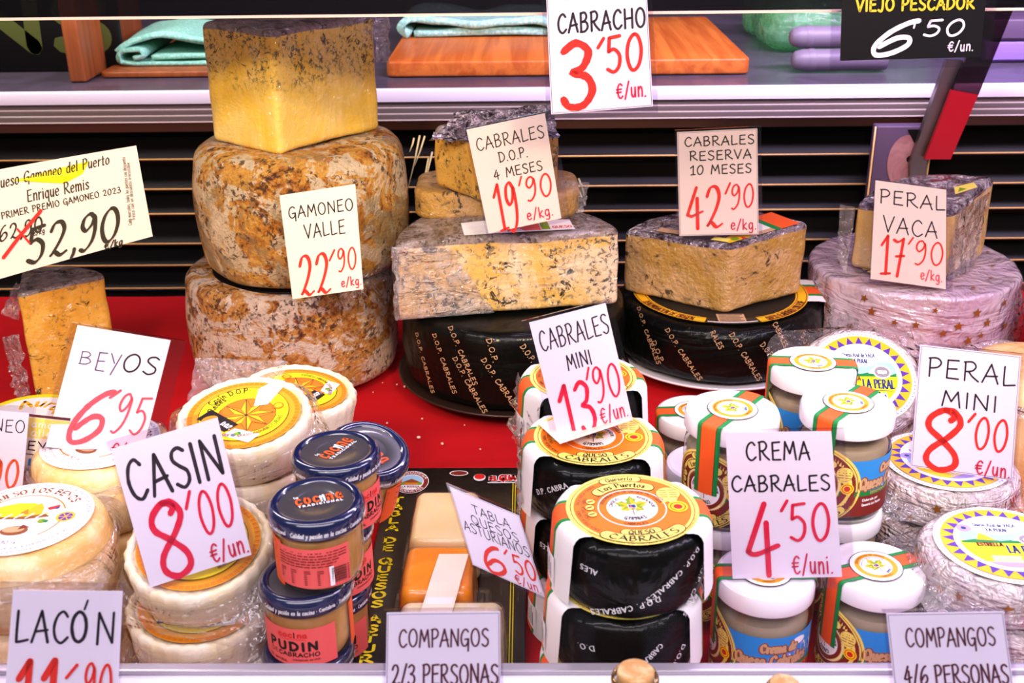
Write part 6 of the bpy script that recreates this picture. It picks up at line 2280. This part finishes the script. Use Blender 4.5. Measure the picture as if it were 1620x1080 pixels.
# ------------------------------------------------------------------ price signs
def sign(name, label, px4, dep, tilt, yaw, items, paper='card', sleeve=(.012, .012, .012, .012), border=True, pick=None, curve=0.0, sleeve_m='sleeve', cut=None):
    """card whose corners (TL, TR, BR, BL) lie on a plane at the given distance; items are lettering in card coordinates"""
    cx = sum(p[0] for p in px4) / 4
    cy = sum(p[1] for p in px4) / 4
    P0 = at_d(cx, cy, dep)
    n = Vector((math.sin(R_(yaw)) * math.cos(R_(tilt)), -math.cos(R_(yaw)) * math.cos(R_(tilt)), math.sin(R_(tilt))))
    C = []
    for px, py in px4:
        d = ray(px, py)
        C.append(CAM + d * ((P0 - CAM).dot(n) / d.dot(n)))
    base = (C[2] + C[3]) / 2
    t = thing(name, label, 'price sign', base, group='handwritten price signs')
    c = [q - base for q in C]

    def mp(u, v, h=0.0):
        q = (c[0] * (1 - u) + c[1] * u) * (1 - v) + (c[3] * (1 - u) + c[2] * u) * v
        return q + n * (h + curve * (u - .5) ** 2)
    W_ = ((c[1] - c[0]).length + (c[2] - c[3]).length) / 2
    H_ = ((c[3] - c[0]).length + (c[2] - c[1]).length) / 2
    nu = 8 if curve else 1
    V = [mp(i / nu, j, -0.0003) for j in (0, 1) for i in range(nu + 1)] + [mp(i / nu, j, 0.0003) for j in (0, 1) for i in range(nu + 1)]
    w = nu + 1
    FF = []
    for i in range(nu):
        FF.append((i, i + 1, w + i + 1, w + i))
        o = 2 * w
        FF.append((o + i, o + w + i, o + w + i + 1, o + i + 1))
        FF.append((i, o + i, o + i + 1, i + 1))
        FF.append((w + i, w + i + 1, o + w + i + 1, o + w + i))
    FF.append((0, w, 3 * w, 2 * w))
    FF.append((nu, 2 * w + nu, 3 * w + nu, w + nu))
    mk('card', V, FF, M[paper], t, smooth=False)
    if sleeve:
        a, b, e, d = sleeve
        au, bu, ev, dv = a / W_ * .4, b / W_ * .4, e / H_ * .4, d / H_ * .4
        for hh in (0.0022, -0.0010):
            V = [mp(-au + (1 + au + bu) * i / nu, -ev + (1 + ev + dv) * j, hh) for j in (0, 1) for i in range(nu + 1)]
            if hh > 0:
                V0 = V
        V1 = [mp(-au + (1 + au + bu) * i / nu, -ev + (1 + ev + dv) * j, -0.0010) for j in (0, 1) for i in range(nu + 1)]
        FF = [(w + i, w + i + 1, i + 1, i) for i in range(nu)] + [(2 * w + i, 2 * w + i + 1, 2 * w + w + i + 1, 2 * w + w + i) for i in range(nu)]
        FF += [(i, i + 1, 2 * w + i + 1, 2 * w + i) for i in range(nu)]
        mk('clear_sleeve', V0 + V1, FF, M[sleeve_m], t, smooth=False, label='clear plastic sleeve')
    asp = H_ / W_

    def fn(x, y, h):      # ink coordinates: x in widths, y in widths downwards negative
        return mp(x, -y / asp, 0.0003 + h)
    groups = {}
    for it in items:
        groups.setdefault(it.get('part', 'lettering'), []).append(it)
    if border:
        ik = Ink()
        m_ = 0.012
        e = asp - m_
        for p, q in (((m_, -m_), (1 - m_, -m_)), ((1 - m_, -m_), (1 - m_, -e)), ((1 - m_, -e), (m_, -e)), ((m_, -e), (m_, -m_))):
            ik.line([p, q], 0.0022, M['hairline'])
        ik.build('border_line', t, fn, 0.0001)
    order = sorted(groups, key=lambda q: ('patch' not in q, 'strike' in q))
    for gi, g_ in enumerate(order):
        its = groups[g_]
        ik = Ink()
        for it in its:
            if 'poly' in it:
                ik.poly([(a, -b * asp) for a, b in it['poly']], M[it['m']])
            elif 'line' in it:
                ik.line([(a, -b * asp) for a, b in it['line']], it['w'], M[it['m']])
            else:
                u0, v0, u1, v1 = it['box']
                ik.text(it['t'], u0, -v1 * asp, u1, -v0 * asp, M[it['m']], it['w'], calli=it.get('calli', 0), slant=it.get('slant', 0), gap=it.get('gap', 1.6),
                        rough=it.get('rough', 0), jitter=it.get('jit', 0.25), rot=it.get('rot', 0))
        ik.build(g_, t, fn, 0.0002 + 0.0004 * gi, 0.00002)
    if pick is not None:
        # clear prong at the foot of the card, stuck into what carries it
        lo = (c[2] + c[3]) / 2
        up = (c[0] + c[1]) / 2
        ax = (lo - up).normalized()
        g = Geo()
        for s in (-.12, .12):
            q = lo + (c[2] - c[3]) * s - n * 0.0018
            g.add(*tube([q - ax * .02, q, q + Vector((0, 0.3, -1)).normalized() * pick], [.0009, .0009, .0003], 6))
        pk = g.mk('pick', [M['front_glass']], t, label='clear plastic prongs')
    return t


def T(t, box, m, w, part='lettering', **k):
    if t == '´':
        u0, v0, u1, v1 = box
        return dict(line=[(u1 - .01, v0), (u0 + .02, v1)], w=w * 0.8, m=m, part=part)
    return dict(t=t, box=box, m=m, w=w, part=part, **k)


PR = 'price_lettering'
random.seed(21)

sign('price_sign', 'wide cream card with struck-out 62,90 and big 52,90 at the far left', [(-88, 283), (217, 229), (243, 372), (-62, 458)], 1.115, 6, 8, [
    dict(poly=[(.33, .12), (.44, .115), (.60, .09), (.745, .075), (.70, .19), (.60, .25)], m='print_lemon', part='yellow_patch'),
    T('Queso Gamoneo del Puerto', (.24, .055, .845, .155), 'pen_olive', .0028, calli=.5, slant=.22, jit=0, gap=1.3, rot=1.5),
    T('Enrique Remis', (.40, .24, .72, .35), 'pen_olive', .0028, calli=.5, slant=.12, jit=0, gap=1.3),
    T('PRIMER PREMIO GAMONEO 2023', (.26, .395, .88, .455), 'pen_olive', .0022, calli=.4, jit=0, gap=1.6),
    T('62,90', (.23, .52, .455, .66), 'pen_olive', .0042, calli=.4, slant=.1),
    T('€/kg', (.40, .63, .46, .68), 'pen_olive', .002, slant=.2),
    T('52,90', (.345, .60, .83, .93), 'pen_olive', .0095, PR, calli=.55, slant=.22, gap=1.2),
    T('€/kg', (.745, .93, .84, 1.0), 'pen_olive', .0035, PR, calli=.3, slant=.25),
    dict(line=[(.24, .81), (.33, .66), (.46, .46)], w=.009, m='red', part='red_strike'), dict(line=[(.33, .58), (.38, .74)], w=.005, m='red', part='red_strike'),
    T('Cada miercoles, todos los puestos con descuento', (.72, .44, 1.10, .475), 'pen_olive', .0009, rot=86, jit=0),
    T('fresco con un descuento irresistible', (.77, .45, 1.09, .485), 'pen_olive', .0009, rot=86, jit=0),
], 'card_cream', None, False, 0.05, 0.02)

sign('price_sign', 'cream card reading Gamoneo Valle 22,90 leaning on the tall pile', [(442, 309), (562, 291), (575, 457), (463, 473)], 1.118, 10, 0, [
    T('GAMONEO', (.09, .125, .95, .235), 'pen_black', .0085), T('VALLE', (.27, .31, .82, .44), 'pen_black', .0085),
    T('22', (.12, .60, .55, .985), 'red', .02, PR, calli=.45, slant=.06, gap=1.0), T('´', (.55, .585, .66, .68), 'red', .016, PR), T('90', (.68, .585, .94, .79), 'red', .011, PR), T('e/kg.', (.70, .865, .98, .95), 'red_thin', .008, PR),
], 'card_cream', None, False, 0.03)

sign('price_sign', 'cream card reading Cabrales D.O.P. 4 Meses 19,90', [(738, 205), (862, 179), (888, 345), (773, 369)], 1.10, 6, 0, [
    T('CABRALES', (.08, .10, .95, .215), 'pen_olive', .0075), T('D.O.P.', (.33, .27, .70, .36), 'pen_olive', .0075), T('4 MESES', (.22, .42, .86, .51), 'pen_olive', .0075),
    T('19', (.15, .56, .46, 1.0), 'red', .018, PR, calli=.3, gap=1.0), T('´', (.50, .53, .58, .61), 'red', .014, PR), T('90', (.60, .55, .95, .76), 'red', .012, PR), T('e/kg.', (.55, .85, .90, .95), 'red_thin', .008, PR),
], 'card_cream', (.006, .022, .004, .01), False, 0.03)

sign('price_sign', 'cream card reading Cabrales Reserva 10 Meses 42,90', [(1071, 209), (1198, 203), (1200, 370), (1075, 373)], 1.205, 7, 0, [
    T('CABRALES', (.09, .055, .96, .14), 'pen_olive', .008), T('RESERVA', (.15, .19, .92, .275), 'pen_olive', .008), T('10 MESES', (.15, .325, .92, .41), 'pen_olive', .008),
    T('42', (.09, .53, .55, .93), 'red', .02, PR, calli=.4, gap=.8), T('´', (.57, .50, .66, .60), 'red', .016, PR), T('90', (.66, .52, .95, .74), 'red', .011, PR), T('e/kg.', (.65, .85, .97, .95), 'red_thin', .008, PR),
], 'card_cream', (.006, .01, .006, .004), True, 0.03)

sign('price_sign', 'cream card reading Peral Vaca 17,90', [(1385, 285), (1497, 300), (1496, 457), (1377, 441)], 1.228, 10, 0, [
    T('PERAL', (.07, .08, .98, .215), 'pen_black', .0095), T('VACA', (.13, .34, .88, .50), 'pen_black', .009),
    T('17', (.11, .54, .45, .93), 'red', .018, PR, calli=.3, gap=1.0), T('´', (.47, .52, .56, .59), 'red', .014, PR), T('90', (.58, .54, .97, .77), 'red', .011, PR), T('e/kg.', (.66, .83, .95, .93), 'red_soft', .008, PR),
], 'card_cream', (.004, .018, .004, .006), False, 0.03)

sign('price_sign', 'white card reading Beyos 6,95 leaning to the right at left', [(123, 514), (270, 538), (222, 728), (72, 706)], 0.862, 18, 0, [
    T('B', (.11, .20, .24, .30), 'pen_glare', .006), T('EY', (.29, .18, .54, .33), 'pen_glare', .007), T('OS', (.56, .155, .93, .30), 'pen_black', .0095, slant=.1),
    T('6', (.15, .47, .50, .93), 'red_soft', .028, PR, rough=.1, slant=.22), T('´', (.51, .46, .63, .53), 'red_soft', .017, PR), T('95', (.62, .48, .95, .79), 'red_soft', .011, PR, slant=.1), T('€/un.', (.68, .88, 1.0, .99), 'red_thin', .007, PR),
], 'card', (.012, .03, .004, .012), False, 0.03)

sign('price_sign', 'white card reading Casin 8,00 at lower left', [(176, 710), (344, 660), (398, 877), (238, 929)], 0.742, 22, 0, [
    T('CASIN', (.06, .12, .95, .40), 'pen_black', .017, rough=.1, gap=1.6),
    T('8', (.13, .47, .49, .99), 'red_pink', .029, PR, rough=.1), T('´', (.50, .44, .60, .55), 'red_pink', .018, PR), T('00', (.62, .46, .95, .76), 'red_pink', .013, PR), T('€/un.', (.63, .84, .99, .97), 'red_thin', .009, PR),
], 'card', (.004, .010, .014, .008), False, 0.03)

sign('price_sign', 'white card reading Lacon at the bottom left corner in front of the glass', [(21, 933), (194, 935), (183, 1168), (2, 1166)], 0.655, 12, 0, [
    T('LAC', (.05, .135, .53, .345), 'pen_black', .013, rough=.08), T('O', (.55, .14, .70, .34), 'pen_black', .016, rough=.08), T('N', (.78, .14, .95, .35), 'pen_black', .012, rough=.08), T('´', (.645, .06, .70, .12), 'pen_black', .012),
    T('11', (.10, .47, .48, .95), 'red', .030, PR, rough=.08, gap=2), T('´', (.52, .49, .64, .58), 'red', .018, PR), T('90', (.70, .485, .95, .78), 'red', .012, PR),
], 'card', (.022, .004, .012, .004), False, None)

sign('price_sign', 'white card reading Compangos 2/3 Personas at the bottom centre', [(612, 969), (791, 967), (793, 1225), (608, 1226)], 0.660, 12, 0, [
    T('COMPANGOS', (.11, .10, .90, .205), 'pen_brown', .008, gap=1.2), T('2/3 PERSONAS', (.05, .315, .98, .435), 'pen_brown', .009, gap=1.1),
], 'card', (.004, .004, .006, .004), True, None)

sign('price_sign', 'white card reading Compangos 4/6 Personas at the bottom right', [(1402, 970), (1587, 967), (1622, 1225), (1430, 1227)], 0.660, 12, 0, [
    T('COMPANGOS', (.14, .09, .90, .20), 'pen_brown', .008, gap=1.2), T('4/6 PERSONAS', (.09, .315, .97, .43), 'pen_brown', .009, gap=1.1),
], 'card', (.006, .006, .006, .004), True, None)

sign('price_sign', 'small slanting card reading Tabla Quesos Asturianos 6,50', [(711, 769), (821, 815), (862, 944), (748, 893)], 0.800, 32, -14, [
    T('TABLA', (.27, .13, .80, .245), 'pen_black', .006, gap=1.3), T('QUESOS', (.20, .28, .87, .395), 'pen_black', .006, gap=1.3), T('ASTURIANOS', (.05, .41, .97, .535), 'pen_black', .006, gap=1.3),
    T('6', (.20, .60, .53, .97), 'red', .024, PR, rough=.08), T('´', (.55, .57, .64, .64), 'red', .014, PR), T('50', (.66, .59, .98, .83), 'red', .013, PR), T('€/un.', (.62, .86, .97, .97), 'red_thin', .007, PR),
], 'card', (.004, .006, .006, .006), True, 0.02)

sign('price_sign', 'white card reading Crema Cabrales 4,50 in front of the cream jars', [(1148, 684), (1315, 682), (1332, 912), (1159, 915)], 0.772, 9, 0, [
    T('CREMA', (.18, .065, .78, .185), 'pen_black', .0095), T('CABRALES', (.03, .29, .95, .395), 'pen_black', .0095),
    T('4', (.13, .47, .44, .97), 'red_pink', .026, PR, rough=.1), T('´', (.46, .46, .55, .53), 'red_pink', .018, PR), T('50', (.54, .485, .93, .74), 'red_pink', .015, PR), T('€/uni.', (.55, .84, .92, .97), 'red_thin', .008, PR),
], 'card', (.016, .022, .006, .02), False, None)

sign('price_sign', 'white card reading Peral Mini 8,00 at right', [(1456, 545), (1615, 563), (1601, 760), (1440, 737)], 0.85, 14, 0, [
    T('PERAL', (.09, .095, .96, .245), 'pen_black', .0085), T('MINI', (.25, .345, .80, .47), 'pen_black', .0085),
    T('8', (.09, .49, .49, .985), 'red', .030, PR, rough=.08), T('´', (.51, .50, .60, .57), 'red', .017, PR), T('00', (.60, .525, .93, .78), 'red', .012, PR), T('€/un.', (.63, .87, .97, .98), 'red_thin', .008, PR),
], 'card', (.006, .006, .005, .006), True, 0.03)

sm = sign('price_sign', 'white card reading Cabrales Mini 13,90 in the middle', [(837, 510), (958, 479), (1001, 664), (886, 703)], 0.808, 14, 0, [
    T('CABRALES', (.07, .085, .97, .245), 'pen_black', .0095), T('MINI', (.34, .33, .66, .45), 'pen_black', .009),
    T('13', (.11, .56, .55, .975), 'red_pink', .026, PR, rough=.1, gap=1.0), T('´', (.52, .47, .61, .56), 'red_pink', .016, PR), T('90', (.61, .49, .96, .76), 'red_pink', .013, PR), T('€/un.', (.60, .82, .96, .95), 'red_thin', .009, PR),
], 'card', (.012, .012, .006, .01), False, None)
# its folded stand: a second leaf sloping back and down
c = [at_z(849, 668, 0.1625), at_z(968, 652, 0.1625)]
k0 = sm.location
fr = [q - k0 for q in (at_d(886, 702, 0.79), at_d(1001, 664, 0.80))]
bkk = [Vector(q) - k0 for q in c]
mk('stand_flap', fr + bkk, [(0, 1, 3, 2)], M['card_cream'], sm, smooth=False)

sign('price_sign', 'white card reading Cabracho 3,50 hanging from the glass shelf', [(862, -55), (1020, -70), (1033, 168), (872, 181)], 0.952, 2, 0, [
    T('PATÉ DE' if False else 'PUDIN', (.2, .10, .7, .235), 'pen_black', .0095),
    T('CABRACHO', (.10, .33, .97, .455), 'pen_black', .011, slant=.02),
    T('3', (.10, .53, .45, .965), 'red', .036, PR, rough=.12), T('´', (.47, .51, .56, .57), 'red', .02, PR), T('50', (.56, .505, .93, .745), 'red', .017, PR, gap=1.6), T('€/un.', (.65, .82, .94, .925), 'red_thin', .008, PR),
], 'card', (.010, .010, .006, .014), True, None)

sign('price_sign', 'black card reading Viejo Pescador 6,50 hanging from the glass shelf at upper right', [(1334, -62), (1566, -66), (1551, 90), (1329, 96)], 0.952, 2, 0, [
    T('VIEJO PESCADOR', (.10, .38, .92, .50), 'yellow_pen', .008),
    T('6', (.18, .60, .46, .95), 'white_pen', .018, PR, slant=.3, rough=.05), T('´', (.49, .60, .53, .68), 'white_pen', .009, PR), T('50', (.57, .61, .86, .77), 'white_pen', .009, PR, slant=.1), T('€/un.', (.76, .83, .94, .93), 'white_pen', .005, PR),
], 'card_black', (.022, .022, .006, .02), False, None)
for o in COL.objects:
    if o.get('category') == 'price sign' and 'glass shelf' in o.get('label', ''):
        # clear clips over the shelf edge
        for s in (-.03, .03):
            zc = ZS - o.location.z
            yc = 0.9985 - o.location.y
            mk('shelf_clip', *box(s - .006, s + .006, yc - .014, yc + .012, zc + .0035, zc + .0045), M['front_glass'], o, smooth=False)

sign('price_sign', 'white card ending in NEO cut off by the left edge', [(-92, 643), (46, 653), (33, 800), (-103, 790)], 0.860, 10, 0, [
    T('GAMONEO', (.06, .085, .97, .215), 'pen_black', .006), T('90', (.62, .50, .95, .80), 'print_stripe', .014, PR),
], 'card', (.004, .012, .012, .006), False, 0.02)
lf = sign('leaflet', 'narrow leaflet with yellow top and tiny drawings between the NEO and Beyos cards', [(46, 654), (112, 661), (95, 800), (30, 792)], 0.872, 10, 0, [
    dict(poly=[(0, .0), (1, .0), (1, .03), (0, .03)], m='pen_brown'), dict(poly=[(0, .04), (1, .04), (1, .26), (0, .26)], m='print_yellow'),
    T('amo', (.1, .07, .6, .14), 'white', .012), T('alle', (.1, .16, .6, .24), 'white', .012), T('EY', (.06, .30, .5, .40), 'pen_black', .016),
    dict(poly=[(.04, .46), (.5, .45), (.45, .62), (.0, .63)], m='card_cream'), dict(poly=[(.12, .5), (.3, .49), (.25, .58), (.12, .58)], m='print_blue'), dict(line=[(.0, .45), (.55, .45), (.46, .64)], w=.012, m='print_black'),
    dict(poly=[(.02, .68), (.4, .68), (.36, .76), (.0, .76)], m='print_tan'), dict(poly=[(.1, .79), (.35, .78), (.3, .86), (.1, .87)], m='print_amber'),
], 'card_cream', None, False, None)
lf['category'] = 'leaflet'
del lf['group']
